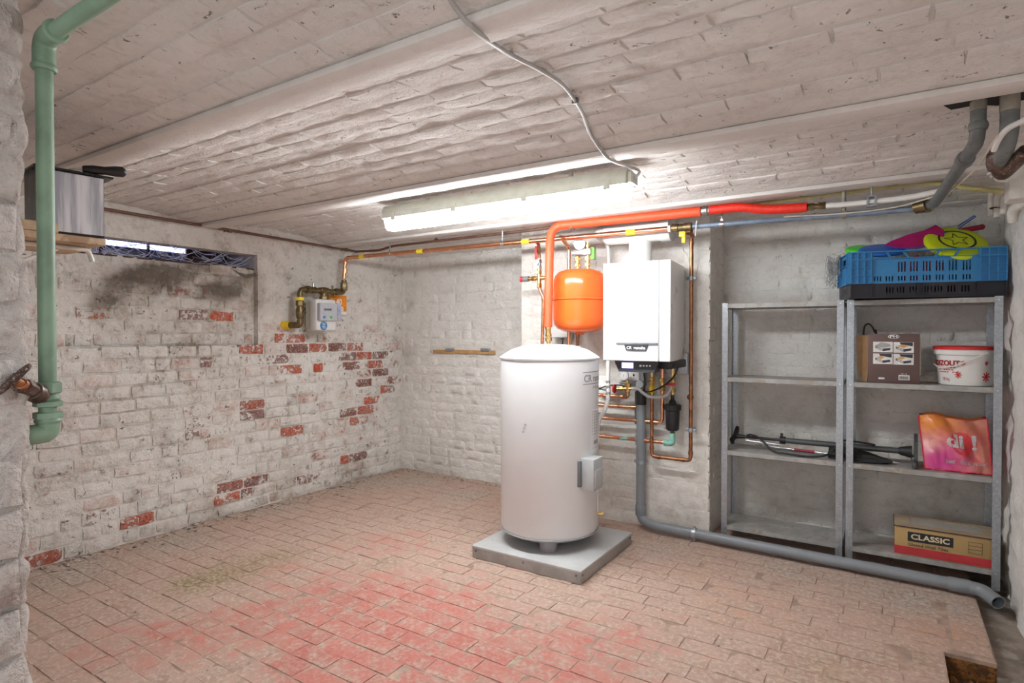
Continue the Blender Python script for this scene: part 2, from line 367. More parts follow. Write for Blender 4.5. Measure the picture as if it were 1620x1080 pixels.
    t.bsdf(Base_Color=c, Roughness=t.rng(fine, 0.3, 0.7, 0.62, 0.9), Normal=t.bump(h, 0.5, 0.009), Specular_IOR_Level=0.3)
floor_material()
simple('floor_joint', (0.42, 0.30, 0.235), 0.95, var=0.25, scale=9, bump=0.8, bscale=60, col2=(0.40, 0.25, 0.19), thr=0.56)
simple('wet_concrete', (0.24, 0.20, 0.165), 0.55, var=0.4, scale=7, bump=0.6, bscale=40, col2=(0.36, 0.32, 0.28), thr=0.56)
simple('rust_earth', (0.20, 0.085, 0.022), 0.9, var=0.5, scale=30, bump=1.0, bscale=70, col2=(0.07, 0.04, 0.02), thr=0.52)
simple('dark_void', (0.02, 0.017, 0.015), 0.9)

def brick_rect(bs, plane, ex, ey, u0, u1, v0, v1, pl, ph, joint, seed=0, ex_fn=None, out_fn=None, skip=None, headers=0.25, vbase=0.0):
    """fill the rectangle with brick courses; plane(u, v) is the point on the wall face"""
    r = random.Random(seed); j0 = int(math.floor((v0 - vbase) / ph)); j1 = int(math.ceil((v1 - vbase) / ph))
    for j in range(j0, j1):
        vc = vbase + (j + .5) * ph
        if vc < v0 + .2 * ph or vc > v1 - .2 * ph: continue
        u = math.floor(u0 / pl) * pl + (pl * .5 if j % 2 else 0) - pl
        rr = random.Random(seed * 991 + j)
        while u < u1:
            ln = pl * (0.5 if rr.random() < headers else 1.0) * rr.uniform(.94, 1.06)
            a = max(u, u0); b = min(u + ln, u1); u += ln
            if b - a < 0.035: continue
            uc = (a + b) / 2; O = plane(uc, vc + rr.uniform(-.003, .003))
            if skip and skip(uc, vc, b - a): continue
            bs.put(O, ex, ey, b - a - joint, ex_fn(O, b - a) if ex_fn else 0.0, out_fn(O) if out_fn else rr.uniform(-.003, .002))

# ---------------------------------------------------------------- floor
PIT = (0.20, 0.375, 2.70, 3.08); GX = 0.375
mb = MB()
mb.box((XL - .3, -1.2, -.3), (PIT[0], YB + .2, -.0040)); mb.box((PIT[0], -1.2, -.3), (GX, PIT[2], -.0040)); mb.box((PIT[0], PIT[3], -.3), (GX, YB + .2, -.0040))
floor = struct(mb.build('floor', 'floor_joint', smooth=False))
mb = MB(); mb.box((GX, -1.2, -.3), (XR + .3, YB + .2, -.055)); gut = struct(mb.build('floor_gutter', 'wet_concrete', smooth=False))
mb = MB(); g = 16
vs = [(PIT[0] + (GX - PIT[0]) * i / g, PIT[2] + (PIT[3] - PIT[2]) * j / g, -.10 + .035 * mnoise.noise(V((i * .9, j * .9, 3)))) for j in range(g + 1) for i in range(g + 1)]
mb.add(vs, [(j * (g + 1) + i, j * (g + 1) + i + 1, (j + 1) * (g + 1) + i + 1, (j + 1) * (g + 1) + i) for j in range(g) for i in range(g)])
mb.box((PIT[0] - .004, PIT[2], -.2), (PIT[0] + .004, PIT[3], -.03)); mb.box((PIT[0], PIT[3] - .004, -.2), (GX, PIT[3] + .004, -.02)); mb.box((PIT[0], PIT[2], -.3), (GX, PIT[3], -.16)); struct(mb.build('floor_pit', 'rust_earth'))
fb = BrickSet('brick', 'floor_brick', floor, 0.20, 0.0990, 0.012, 0.0011, 0.0026, n=12, seed=3)
def fskip(x, y, ln):
    return x + ln / 2 > GX - .005 or (x + ln / 2 > PIT[0] and PIT[2] - .05 < y < PIT[3] + .05)
brick_rect(fb, lambda u, v: V((u, v, 0.0)), (1, 0, 0), (0, 1, 0), XL, GX + .02, 0.7, YB, 0.21, 0.104, 0.0045, seed=5, skip=fskip, headers=0.12, out_fn=lambda O: random.uniform(-.0018, .0012))
# shorter bricks close the rows beside the gutter and round the pit
for j in range(7, 42):
    y = (j + .5) * .104
    if PIT[2] - .05 < y < PIT[3] + .05: fb.put((PIT[0] - .06, y, 0), (1, 0, 0), (0, 1, 0), .11, 0, -.001)
    elif y < YB: fb.put((GX - .07, y, -.001), (1, 0, 0), (0, 1, 0), .13, 0, 0)
fb.finish()

# ---------------------------------------------------------------- left wall with the bricked-up cellar window
WY0, WY1, RZ0, WZ0, WZ1 = 1.50, 2.77, 1.245, 1.845, 1.955
mb = MB(); xf = XL - .012
mb.box((XL - .5, 0.0, -.1), (xf, WY0, 2.4)); mb.box((XL - .5, WY1, -.1), (xf, YB + .3, 2.4))
mb.box((XL - .5, WY0, -.1), (xf, WY1, RZ0)); mb.box((XL - .5, WY0, RZ0), (XL - .066, WY1, WZ0))
mb.box((XL - .14, WY0, WZ1), (xf + .004, WY1, 2.4)); mb.box((XL - .5, WY0, 2.03), (XL - .14, WY1, 2.4)); mb.box((XL - .6, WY0 - .1, 1.7), (XL - .5, WY1 + .1, 2.4))
wall_left = struct(mb.build('wall_left', 'lime_mortar_left', smooth=False))
EXP = [(365, 497, .26), (312, 496, .22), (300, 500, .12), (365, 503, .1), (385, 550, .2), (388, 650, .26), (318, 575, .2), (383, 575, .1), (237, 822, .26), (158, 820, .14), (353, 772, .26), (386, 768, .24), (352, 790, .24), (372, 786, .2), (393, 782, .2),
       (546, 727, .26), (564, 723, .24), (475, 675, .26), (450, 679, .16), (60, 888, .24), (500, 753, .18), (480, 551, .24), (520, 548, .2), (553, 548, .2), (440, 540, .22), (470, 537, .18), (500, 583, .22), (460, 590, .2), (545, 582, .18), (585, 578, .14), (605, 622, .24), (625, 608, .2), (585, 607, .22), (590, 640, .2), (620, 598, .16), (560, 655, .16), (575, 660, .14), (440, 575, .16), (330, 655, .1), (300, 680, .12), (545, 560, .16), (590, 562, .16), (612, 560, .14), (600, 590, .14), (130, 495, .12), (255, 498, .1), (290, 463, .12), (335, 462, .1)]
EXPP = [(at(a, b, X=XL), c) for a, b, c in EXP]
def lexp(O, ln):
    for p, c in EXPP:
        if abs(p.z - O.z) < .046 and abs(p.y - O.y) < ln * .52: return c + .015
    return 0.0
lb = BrickSet('brick', 'lime_brick_left', wall_left, 0.20, 0.0765, 0.03, 0.0035, 0.009, n=12, seed=4)
def lout(O):
    if O.y > WY1 and O.z > 1.42: return -.0095 + random.uniform(-.001, .001)
    if O.z > 1.96: return -.0115
    return random.uniform(-.004, .003)
pl = lambda u, v: V((XL, u, v))
def brl(y0, y1, z0, z1, plane=pl, seed=1): brick_rect(lb, plane, (0, 1, 0), (0, 0, 1), y0, y1, z0, z1, 0.208, 0.0845, 0.010, seed=seed, ex_fn=lexp, out_fn=lout, headers=0.3)
brl(1.2, YB, 0, RZ0); brl(1.2, WY0, RZ0, 2.2); brl(WY1, YB, RZ0, 2.2)
brl(WY0 + .01, WY1 - .01, RZ0, WZ0, lambda u, v: V((XL - .055, u, v)), 6)
lb.finish()
# plastered lintel, window frame and panes
simple('old_wood_dark', (0.075, 0.036, 0.028), 0.8, var=0.4, scale=20, bump=0.4)
emis('daylight_pane', (0.42, 0.50, 1.0), 3.2)
simple('dirty_glass', (0.07, 0.08, 0.16), 0.25, var=0.3, scale=12)
win = struct(bpy.data.objects.new('window_1', None)); COL.objects.link(win); win.location = (XL - .4, 2.1, WZ0); BASE['window_1'] = V(win.location)
fx = XL - .42
MB().box((fx - .03, 1.55, WZ0), (fx, WY1, 1.872)).box((fx - .03, 1.55, 2.0), (fx, WY1, 2.03)).build('window_frame', 'old_wood_dark', win, False)
for a, b in ((1.55, 1.86), (1.875, 2.16), (2.175, 2.44)):
    MB().box((fx - .02, a, 1.962), (fx - .012, b, 2.0)).build('pane', 'daylight_pane', win, False)
    MB().box((fx - .02, a, 1.872), (fx - .012, b, 1.958)).build('lower_pane', 'dirty_glass', win, False)
    MB().box((fx - .025, b, 1.872), (fx + .004, b + .015, 2.0)).build('mullion', 'old_wood_dark', win, False)
MB().box((fx - .025, 2.455, 1.872), (fx, WY1, 2.0)).build('blind_panel', 'old_wood_dark', win, False)
mb = MB()
for k in range(1): mb.box((XL - .5, 1.505, 1.842), (XL - .06, WY1, 1.852))
mb.build('window_sill', 'old_wood_dark', win, False)

# ---------------------------------------------------------------- back wall, pier
mb = MB(); mb.box((XL - .3, YB + .010, -.1), (XR + .3, YB + .4, 2.4)); wall_back = struct(mb.build('wall_back', 'lime_back', smooth=False))
bb = BrickSet('brick', 'lime_back', wall_back, 0.20, 0.0795, 0.02, 0.0035, 0.009, n=12, seed=5)
pb_ = lambda u, v: V((u, YB, v)); bo = lambda O: random.uniform(-.004, .0015)
brick_rect(bb, pb_, (1, 0, 0), (0, 0, 1), XL, PX0 + .05, 0, 2.15, 0.215, 0.0862, 0.008, seed=2, out_fn=bo)
brick_rect(bb, pb_, (1, 0, 0), (0, 0, 1), PX1, XR, 0, 2.15, 0.215, 0.0862, 0.008, seed=3, out_fn=bo)
bb.finish()
mb = MB(); mb.box((PX0, YP + .008, -.1), (PX1 - .008, YB + .1, 2.35)); pier = struct(mb.build('wall_pier', 'lime_pier', smooth=False))
pbk = BrickSet('brick', 'lime_pier', pier, 0.20, 0.080, 0.02, 0.003, 0.008, n=12, seed=6)
brick_rect(pbk, lambda u, v: V((u, YP, v)), (1, 0, 0), (0, 0, 1), PX0, PX1 + .004, 0, 2.3, 0.215, 0.0868, 0.007, seed=4, out_fn=bo)
brick_rect(pbk, lambda u, v: V((PX1, u, v)), (0, 1, 0), (0, 0, 1), YP - .002, YB, 0, 2.3, 0.215, 0.0868, 0.007, seed=5, out_fn=bo)
pbk.finish()

# ---------------------------------------------------------------- right wall (lumpy plaster) and the jamb the view passes
def lumpy(path, z0, z1, nz, amp, seed, course=0.0, ph=.1):
    """a rough upright surface over a plan path of (x, y, nx, ny)"""
    mb = MB(); n = len(path)
    for j in range(nz + 1):
        z = z0 + (z1 - z0) * j / nz
        for x, y, nx, ny in path:
            q = V((x * 3.1 + seed, y * 3.1, z * 3.1)); d = amp * (mnoise.fractal(q, .9, 2.1, 5)) + amp * .6 * mnoise.noise(q * 5)
            if course: d -= course * max(0, 1 - abs(((z / ph) % 1) - .5 - .42 * 0) * 0) * 0 + course * (abs(((z + .01 * mnoise.noise(q * 2)) / ph) % 1 - .5) * 2) ** 8
            mb.v.append((x + nx * d, y + ny * d, z))
    for j in range(nz):
        for i in range(n - 1): mb.f.append((j * n + i, j * n + i + 1, (j + 1) * n + i + 1, (j + 1) * n + i)); mb.mi.append(0)
    return mb
path = [(XR, YB + .05 - (YB + .6) * i / 150, -1, 0) for i in range(151)]
mb = lumpy(path, -.1, 2.4, 90, .022, 3, .006, .2); mb.box((XR + .06, -.6, -.1), (XR + .3, YB + .3, 2.4))
wall_right = struct(mb.build('wall_right', 'lime_right', angle=180))
JX, JY = -1.705, 0.557
path = []
for i in range(46): path.append((JX, -.6 + (JY - .03 + .6) * i / 45, 1, 0))
for k in range(1, 6): a = k / 6 * PI / 2; path.append((JX - .03 + .03 * math.cos(a), JY - .03 + .03 * math.sin(a), math.cos(a), math.sin(a)))
for i in range(60): path.append((JX - .03 - (JX - .03 - XL) * i / 59, JY, 0, 1))
mb = lumpy(path[::-1][::-1], -.1, 2.4, 150, .020, 9, .014, .118); mb.f = [f[::-1] for f in mb.f]
mb.box((XL - .2, -.6, -.1), (JX - .04, JY - .05, 2.4))
wall_front = struct(mb.build('wall_front', 'lime_jamb', angle=180))
jb = BrickSet('brick', 'lime_jamb', wall_front, 0.24, 0.108, 0.03, 0.006, 0.016, n=10, seed=8)
for j in range(20):
    z = .059 + j * .118; e = JY - .022 + random.uniform(-.008, .004); ln = .235 if j % 2 else .125
    u = e
    while u > -.4:
        jb.put((JX, u - ln / 2, z), (0, 1, 0), (0, 0, 1), ln - .006, 0, .012 + random.uniform(-.005, .008)); u -= ln; ln = .235
jb.finish()

# ---------------------------------------------------------------- ceiling: brick vaults between steel beams along x
BEAMS = [(-.06, .05), (1.14, 1.25), (2.28, 2.39), (3.41, 3.52)]
BAYS = [(.05, 1.14, .060), (1.25, 2.28, .055), (2.39, 3.41, .060)]
CX0, CX1 = XL - .02, XR + .12
def arch(y, a, b, h): t = (y - (a + b) / 2) / ((b - a) / 2); return ZB + .012 + h * (1 - t * t)
mb = MB()
def vault(mb, fn, y0, y1, n=22, dz=.0075):
    o = []; nx = 24
    for i in range(n + 1):
        y = y0 + (y1 - y0) * i / n
        for k in range(nx + 1): o.append((CX0 + (CX1 - CX0) * k / nx, y, fn(y) + dz))
    mb.add(o, [(i * (nx + 1) + k, (i + 1) * (nx + 1) + k, (i + 1) * (nx + 1) + k + 1, i * (nx + 1) + k + 1) for i in range(n) for k in range(nx)])
half = lambda y: ZB - .005 + .05 * math.sin(min(1, (y - 3.52) / .8) * PI)
for a, b, h in BAYS: vault(mb, lambda y: arch(y, a, b, h), a - .01, b + .01)
vault(mb, half, 3.51, YB + .05)
mb.box((CX0, -.1, 2.36), (CX1 + .2, YB + .2, 2.42))
ceiling = struct(mb.build('ceiling', 'lime_ceiling_joint', angle=180))
cb = BrickSet('brick', 'lime_ceiling', ceiling, 0.21, 0.0805, 0.02, 0.004, 0.007, n=14, seed=9)
def vault_bricks(fn, y0, y1, seed, ph=.0855):
    n = int((y1 - y0) / ph)
    for j in range(n):
        y = y0 + (j + .5) * (y1 - y0) / n; sl = (fn(y + .01) - fn(y - .01)) / .02
        ey = V((0, 1, sl)).normalized(); rr = random.Random(seed * 77 + j); x = CX0 - rr.uniform(0, .2)
        while x < CX1:
            ln = .225 * rr.uniform(.92, 1.08); cx = x + ln / 2; x += ln
            if 0.14 < cx < XR and 2.42 < y < 2.60: continue         # the hole the drain pipes come through
            cb.put((cx, y, fn(y)), (-1, 0, 0), ey, ln - .003, 0, rr.uniform(-.002, .003) + .004 * math.sin(j * 2.3))
for i, (a, b, h) in enumerate(BAYS): vault_bricks(lambda y: arch(y, a, b, h), a + .005, b - .005, i + 1)
vault_bricks(half, 3.53, YB, 9)
cb.finish()
for a, b in BEAMS:
    mb = MB(); mb.box((CX0, a, ZB - .006), (CX1, b, ZB + .016), .004); mb.box((CX0, (a + b) / 2 - .005, ZB + .01), (CX1, (a + b) / 2 + .005, 2.38))
    struct(mb.build('ceiling_beam', 'beam_paint'))
# ---------------------------------------------------------------- the strip light
emis('tube_diffuser', (0.93, 0.965, 1.0), LAMP, (0.9, 0.9, 0.9))
simple('pale_plastic', (0.62, 0.63, 0.55), 0.45, var=0.05)
LX0, LX1, LY, LZ = at(604, 348, Y=2.6).x, at(990, 287, Y=2.6).x, 2.66, 2.05
t = thing('strip_light', 'long fluorescent strip light with glowing white diffuser under the vault', 'light', ((LX0 + LX1) / 2, LY, LZ - .07))
prof = [(-.062, 0.0), (.062, 0.0), (.062, .035), (.045, .075), (-.045, .075), (-.062, .035)]
MB().prism(prof, (LX0, LY, LZ), (0, 1, 0), (0, 0, 1), (1, 0, 0), LX1 - LX0).build('housing', 'pale_plastic', t, False)
dp = [(-.056, 0.0), (-.040, -.052), (-.026, -.066), (.026, -.066), (.040, -.052), (.056, 0.0)]
MB().prism(dp[::-1][::-1], (LX0 + .012, LY, LZ), (0, 1, 0), (0, 0, 1), (1, 0, 0), LX1 - LX0 - .024).build('diffuser', 'tube_diffuser', t, False)
for k in range(4):
    for sgn in (-1, 1):
        x = LX0 + (LX1 - LX0) * (.06 + .88 * k / 3)
        MB().box((x - .018, LY + sgn * .060 - .006, LZ - .018), (x + .018, LY + sgn * .066 + .006, LZ + .03), .003).build('clip', 'pale_plastic', t)
for x, s in ((LX0, -1), (LX1, 1)):
    MB().box((min(x, x + s * .02), LY - .045, LZ + .005), (max(x, x + s * .02), LY + .045, LZ + .06), .006).build('end_cap', 'pale_plastic', t)
for k in (.2, .8):
    x = LX0 + (LX1 - LX0) * k; MB().cyl((x, LY, LZ + .07), (x, LY, 2.20), .012).build('hanger', 'pale_plastic', t)
# ================================================================ materials of the things
simple('white_enamel', (0.80, 0.81, 0.82), 0.32, var=0.02, scale=3)
simple('white_panel', (0.86, 0.87, 0.87), 0.30, var=0.015, scale=3)
simple('white_pvc', (0.82, 0.82, 0.80), 0.35, var=0.03)
simple('cream_pvc', (0.72, 0.70, 0.64), 0.45, var=0.08)
simple('grey_rim', (0.38, 0.38, 0.39), 0.4, var=0.06)
simple('foot_grey', (0.30, 0.28, 0.29), 0.55, var=0.1)
simple('box_grey', (0.50, 0.53, 0.54), 0.4, var=0.04)
simple('dark_grey', (0.045, 0.048, 0.055), 0.4, var=0.1)
simple('mid_grey', (0.16, 0.17, 0.18), 0.45, var=0.1)
simple('black_plastic', (0.013, 0.013, 0.014), 0.4, var=0.2)
simple('black_rubber', (0.016, 0.016, 0.017), 0.6, var=0.2)
simple('print_grey', (0.25, 0.25, 0.27), 0.6, var=0.05)
simple('print_black', (0.02, 0.02, 0.022), 0.5, var=0.05)
simple('print_white', (0.85, 0.85, 0.85), 0.5, var=0.03)
simple('orange_enamel', (0.80, 0.135, 0.022), 0.24, var=0.03, scale=4)
simple('copper', (0.86, 0.41, 0.23), 0.25, 1.0, var=0.10, scale=14, col2=(0.55, 0.24, 0.13), thr=0.66)
simple('copper_old', (0.42, 0.19, 0.10), 0.42, 1.0, var=0.25, scale=18, col2=(0.22, 0.11, 0.07), thr=0.56)
simple('brown_pipe', (0.17, 0.085, 0.06), 0.55, 0.3, var=0.2, scale=14)
simple('brass', (0.72, 0.50, 0.20), 0.30, 1.0, var=0.18, scale=40, col2=(0.40, 0.26, 0.10), thr=0.60)
simple('brass_old', (0.20, 0.15, 0.075), 0.42, 0.85, var=0.25, scale=35)
simple('steel', (0.62, 0.63, 0.65), 0.30, 1.0, var=0.15, scale=40)
simple('zinc', (0.40, 0.425, 0.45), 0.42, 0.75, var=0.14, scale=70, col2=(0.33, 0.35, 0.38), thr=0.52)
simple('zinc_shelf', (0.40, 0.395, 0.38), 0.6, 0.35, var=0.14, scale=12, col2=(0.36, 0.32, 0.27), thr=0.52)
simple('red_sleeve', (0.84, 0.095, 0.028), 0.45, var=0.08, scale=60, bump=0.5, bscale=200)
simple('red_sleeve_deep', (0.80, 0.030, 0.012), 0.42, var=0.1, scale=60, bump=0.5, bscale=200)
simple('red_plastic', (0.62, 0.03, 0.03), 0.35, var=0.08)
simple('yellow_tape', (0.88, 0.68, 0.03), 0.4, var=0.06)
simple('yellow_plastic', (0.85, 0.58, 0.02), 0.35, var=0.06)
simple('blue_grey_paint', (0.19, 0.25, 0.33), 0.35, 0.2, var=0.2, scale=14, col2=(0.42, 0.32, 0.27), thr=0.62)
simple('yellow_paint', (0.52, 0.46, 0.20), 0.5, var=0.12)
simple('pvc_grey', (0.235, 0.255, 0.275), 0.42, var=0.05, scale=8)
simple('old_pipe_grey', (0.17, 0.18, 0.175), 0.5, 0.1, var=0.2, scale=14, col2=(0.09, 0.085, 0.075), thr=0.60)
simple('dusty_pipe', (0.33, 0.30, 0.24), 0.75, var=0.2, scale=20)
simple('verdigris', (0.24, 0.55, 0.46), 0.8, 0.0, var=0.2, scale=50, bump=1.0, bscale=150, col2=(0.45, 0.72, 0.62), thr=0.52)
simple('casing_metal', (0.40, 0.395, 0.385), 0.5, 0.4, var=0.12, scale=9, col2=(0.46, 0.42, 0.37), thr=0.56)
simple('plinth_top', (0.52, 0.525, 0.52), 0.55, 0.1, var=0.06, scale=7, col2=(0.38, 0.34, 0.30), thr=0.62)
simple('foam_white', (0.80, 0.79, 0.75), 0.9, var=0.06, bump=1.0, bscale=50)
simple('cream_cable', (0.66, 0.60, 0.50), 0.5, var=0.06)
simple('white_cable', (0.74, 0.73, 0.71), 0.45, var=0.05)
simple('grey_cable', (0.48, 0.47, 0.46), 0.5, var=0.08)
emis('lcd_screen', (0.42, 0.40, 1.0), 1.1)
tg = NT('clear_hose'); tg.bsdf(Base_Color=tg.mix(tg.noise(30, 3), (0.80, 0.80, 0.76), (0.9, 0.9, 0.88)), Roughness=0.12, Transmission_Weight=0.45, IOR=1.3)
tg = NT('gauge_glass'); tg.bsdf(Base_Color=tg.mix(tg.noise(60, 3), (0.82, 0.83, 0.84), (0.9, 0.9, 0.9)), Roughness=0.1)

# ---------------------------------------------------------------- plinth and hot water tank
PLX0, PLX1, PLY0, PLY1, PLZ = -2.115, -1.385, 2.83, 3.57, 0.075
t = thing('tank_plinth', 'low square grey metal-cased plinth under the white tank', 'plinth', ((PLX0 + PLX1) / 2, (PLY0 + PLY1) / 2, 0))
MB().box((PLX0 + .004, PLY0 + .004, 0.0), (PLX1 - .004, PLY1 - .004, PLZ - .012), .002).build('side_casing', 'casing_metal', t)
MB().box((PLX0, PLY0, PLZ - .014), (PLX1, PLY1, PLZ), .003).build('top_sheet', 'plinth_top', t)
for x, y, n in ((PLX0 + .03, PLY0 + .004, (0, -1, 0)), (PLX1 - .03, PLY0 + .004, (0, -1, 0)), (PLX1 - .004, PLY0 + .03, (1, 0, 0)), (PLX1 - .004, PLY1 - .03, (1, 0, 0)), ((PLX0 + PLX1) / 2, PLY0 + .004, (0, -1, 0))):
    MB().cyl((x, y, .045), V((x, y, .045)) + V(n) * .003, .006, seg=10).build('rivet', 'mid_grey', t)
TC = V((-1.785, 3.20, 0)); TR = 0.303; TZ0, TZ1 = 0.145, 1.195
tank = thing('hot_water_tank', 'tall white cylindrical hot water tank standing on the grey plinth', 'water tank', (TC.x, TC.y, PLZ))
def tz(z): return V((TC.x, TC.y, z))
MB().lathe([(0, TR - .035), (.012, TR - .008), (.03, TR), (.985, TR), (1, TR - .002)], tz(TZ0), tz(TZ1), 72).build('jacket', 'white_enamel', tank)
MB().lathe([(0, .16), (.25, .23), (.7, TR - .03), (1, TR - .012)], tz(TZ0 - .035), tz(TZ0 + .003), 64).build('base_rim', 'grey_rim', tank)
lid = MB().lathe([(0, TR + .004), (.10, TR + .006), (.14, TR + .003), (.34, TR - .022), (.62, TR - .065), (.86, TR - .13), (.97, .10), (1, .03)], tz(TZ1 - .002), tz(TZ1 + .088), 72).build('lid', 'white_enamel', tank)
MB().torus(tz(TZ1 - .003), (0, 0, 1), TR + .001, .0035, 72, 6).build('seam', 'grey_rim', lid)
MB().torus(tz(TZ0 + .012), (0, 0, 1), TR - .001, .004, 72, 6).build('seam', 'grey_rim', tank)
for k in range(3):
    a = R(-62 + 120 * k); p = TC + V((math.cos(a), math.sin(a), 0)) * .215
    MB().cyl(p + V((0, 0, PLZ)), p + V((0, 0, TZ0 + .005)), .05, .055, 20).build('foot', 'foot_grey', tank)
for a in (R(25), R(160)):
    p = TC + V((math.cos(a), math.sin(a), 0)) * .17 + V((0, 0, TZ1 + .062))
    MB().box(p - V((.03, .012, .01)), p + V((.03, .012, .016)), .004).build('lid_latch', 'mid_grey', lid)
# grey control box on the tank's right side
cbx = MB().box((-1.535, 3.075, .44), (-1.425, 3.205, .625), .007).build('control_box', 'box_grey', tank)
MB().box((-1.430, 3.09, .455), (-1.420, 3.19, .56), .004).build('cover', 'box_grey', cbx)
MB().box((-1.53, 3.055, .46), (-1.50, 3.08, .61), .002).build('bracket', 'mid_grey', cbx)
MB().cyl((-1.46, 3.205, .50), (-1.46, 3.225, .50), .012).build('cable_gland', 'box_grey', cbx)
def on_tank(ang, z, off=.0012): return V((TC.x + (TR + off) * math.cos(ang), TC.y + (TR + off) * math.sin(ang), z))
A0 = math.atan2(-TC.y, -TC.x)          # towards the viewer
def wrapped(a0, z0, r=TR): return lambda x, y, z: on_tank(a0 + x / r, z0 + y, .0012 + z)
aL = A0 + R(40)
mb = MB(); lettering(mb, 'CR remeha', .058, (0, 0, 0), (1, 0, 0), (0, 1, 0), 'LEFT', .95, fn=wrapped(aL + .02, 1.083)); mb.build('lettering', 'print_grey', tank, False, label='grey maker lettering')
mb = MB(); lettering(mb, 'A Q U A', .022, (0, 0, 0), (1, 0, 0), (0, 1, 0), 'LEFT', 1.25, fn=wrapped(aL + .30, 1.030)); mb.build('lettering', 'print_grey', tank, False)
def band(mb, a0, a1, z0, z1, off=.0010, n=10):
    o = len(mb.v)
    for k in range(n + 1): a = a0 + (a1 - a0) * k / n; mb.v.append(tuple(on_tank(a, z0, off))); mb.v.append(tuple(on_tank(a, z1, off)))
    for k in range(n): mb.f.append((o + 2 * k, o + 2 * k + 2, o + 2 * k + 3, o + 2 * k + 1)); mb.mi.append(mb.cur)
mb = MB(); band(mb, aL, aL + 1.3, 1.120, 1.124); band(mb, aL, aL + 1.3, 1.050, 1.054); mb.build('logo_rule', 'print_grey', tank, False)
st = MB(); band(st, A0 + R(53), A0 + R(80), .64, .90, .0008); stk = st.build('rating_sticker', 'white_panel', tank, False, label='white rating sticker with tables of small grey print')
mb = MB()
for k in range(9): band(mb, A0 + R(56 + (k % 3)), A0 + R(77 - (k * 5) % 7), .885 - k * .017, .8865 - k * .017, .0014, 6)
for k in range(4): band(mb, A0 + R(56 + k * 6), A0 + R(56.4 + k * 6), .745, .885, .0014, 2)
for k in range(14): band(mb, A0 + R(60 + k * 1.0), A0 + R(60.5 + k * 1.0), .690, .712, .0014, 1)
band(mb, A0 + R(56), A0 + R(78), .667, .6685, .0014, 6); mb.build('print', 'print_grey', stk, False)
mb = MB()
for k in range(3): band(mb, A0 - R(31.5 - 1.4 * k), A0 - R(28.5 - 1.4 * k), .772 + .020 * k, .786 + .020 * k, .0009, 3)
mb.build('scuff_mark', 'box_grey', tank, False)
# thermometer strip and drain tap low on the right
pc = on_tank(A0 + R(72), .33); MB().tube([on_tank(A0 + R(72), .43, .004), on_tank(A0 + R(72), .27, .004)], .004, 8).build('sensor_tube', 'white_pvc', tank)
MB().cyl(on_tank(A0 + R(78), .25, -.01), on_tank(A0 + R(78), .25, .035), .012).build('drain_tap', 'brass', tank)

# ---------------------------------------------------------------- boiler
BX0, BX1, BY0, BY1, BZ0, BZ1 = at(954, 418, Y=3.5).x, at(1061, 408, Y=3.5).x, 3.50, 3.93, at(1000, 571, Y=3.5).z, at(1000, 414, Y=3.5).z
boiler = thing('wall_boiler', 'white wall-hung gas boiler with dark handle strip and lit screen', 'boiler', ((BX0 + BX1) / 2, BY1, BZ0))
SX = at(1042, 500, Y=3.5).x
def taper(a, b, bev):
    m = MB(); m.box(a, b, bev, seg=3)
    cx = (BX0 + BX1) / 2
    m.v = [((cx + (x - cx) * (1 - .20 * max(0, (y - BY0)) / (BY1 - BY0))), y, z) for x, y, z in m.v]; return m
case = taper((BX0, BY0 + .02, BZ0), (BX1, BY1, BZ1), .006).build('casing', 'white_panel', boiler)
door = MB().box((BX0, BY0, BZ0), (SX - .0025, BY0 + .03, BZ1), .007, seg=3).build('front_door', 'white_panel', boiler)
MB().box((SX + .0025, BY0 + .001, BZ0), (BX1, BY0 + .03, BZ1), .007, seg=3).build('side_panel', 'white_panel', boiler)
MB().box((SX - .004, BY0 + .012, BZ0 + .004), (SX + .004, BY0 + .025, BZ1 - .004)).build('seam', 'grey_rim', case)
hx0, hx1, hz = at(975, 543, Y=3.5).x, at(1040, 543, Y=3.5).x, at(1000, 543.5, Y=3.5).z
MB().box((hx0, BY0 - .008, hz - .007), (SX - .004, BY0 + .004, hz + .007), .003).build('handle_strip', 'mid_grey', door)
q0, q1 = at(988, 548, Y=3.5).x, at(1026, 548, Y=3.5).x
pz = at(1000, 554.5, Y=3.5).z
plate = MB().prism([(0, hz - .004 - pz), (.014, 0), (q1 - q0 - .014, 0), (q1 - q0, hz - .004 - pz)], (q0, BY0 + .002, pz), (1, 0, 0), (0, 0, 1), (0, -1, 0), .010).build('name_plate', 'dark_grey', boiler, False, label='dark name plate with white maker lettering')
mb = MB(); lettering(mb, 'CR  remeha', .026, ((q0 + q1) / 2, BY0 - .009, (hz + pz) / 2 - .004), (1, 0, 0), (0, 0, 1), sx=.95, bold=.0006); mb.build('lettering', 'print_white', plate, False)
# control panel hanging below
c0, c1 = at(972, 575, Y=3.56).x, at(1042, 575, Y=3.56).x; cz0 = at(1000, 588, Y=3.56).z
ctl = MB().prism([(.03, cz0 - BZ0), (c1 - c0 - .03, cz0 - BZ0), (c1 - c0, 0), (0, 0)], (c0, 3.56, BZ0 - .001), (1, 0, 0), (0, 0, 1), (0, 1, 0), .10).build('control_panel', 'dark_grey', boiler, False)
s0, s1 = at(984, 573, Y=3.56), at(1002, 582.5, Y=3.56)
MB().box((s0.x, 3.553, s1.z), (s1.x, 3.562, s0.z), .002).build('screen', 'lcd_screen', ctl, label='lit violet-blue screen')
for k, px in enumerate((1013.5, 1018.5, 1023.5, 1028.5)):
    p = at(px, 578.5, Y=3.56); MB().cyl(p + V((0, -.005, 0)), p + V((0, .004, 0)), .0075 if k == 0 else .006, seg=12).build('button', 'print_white', ctl)
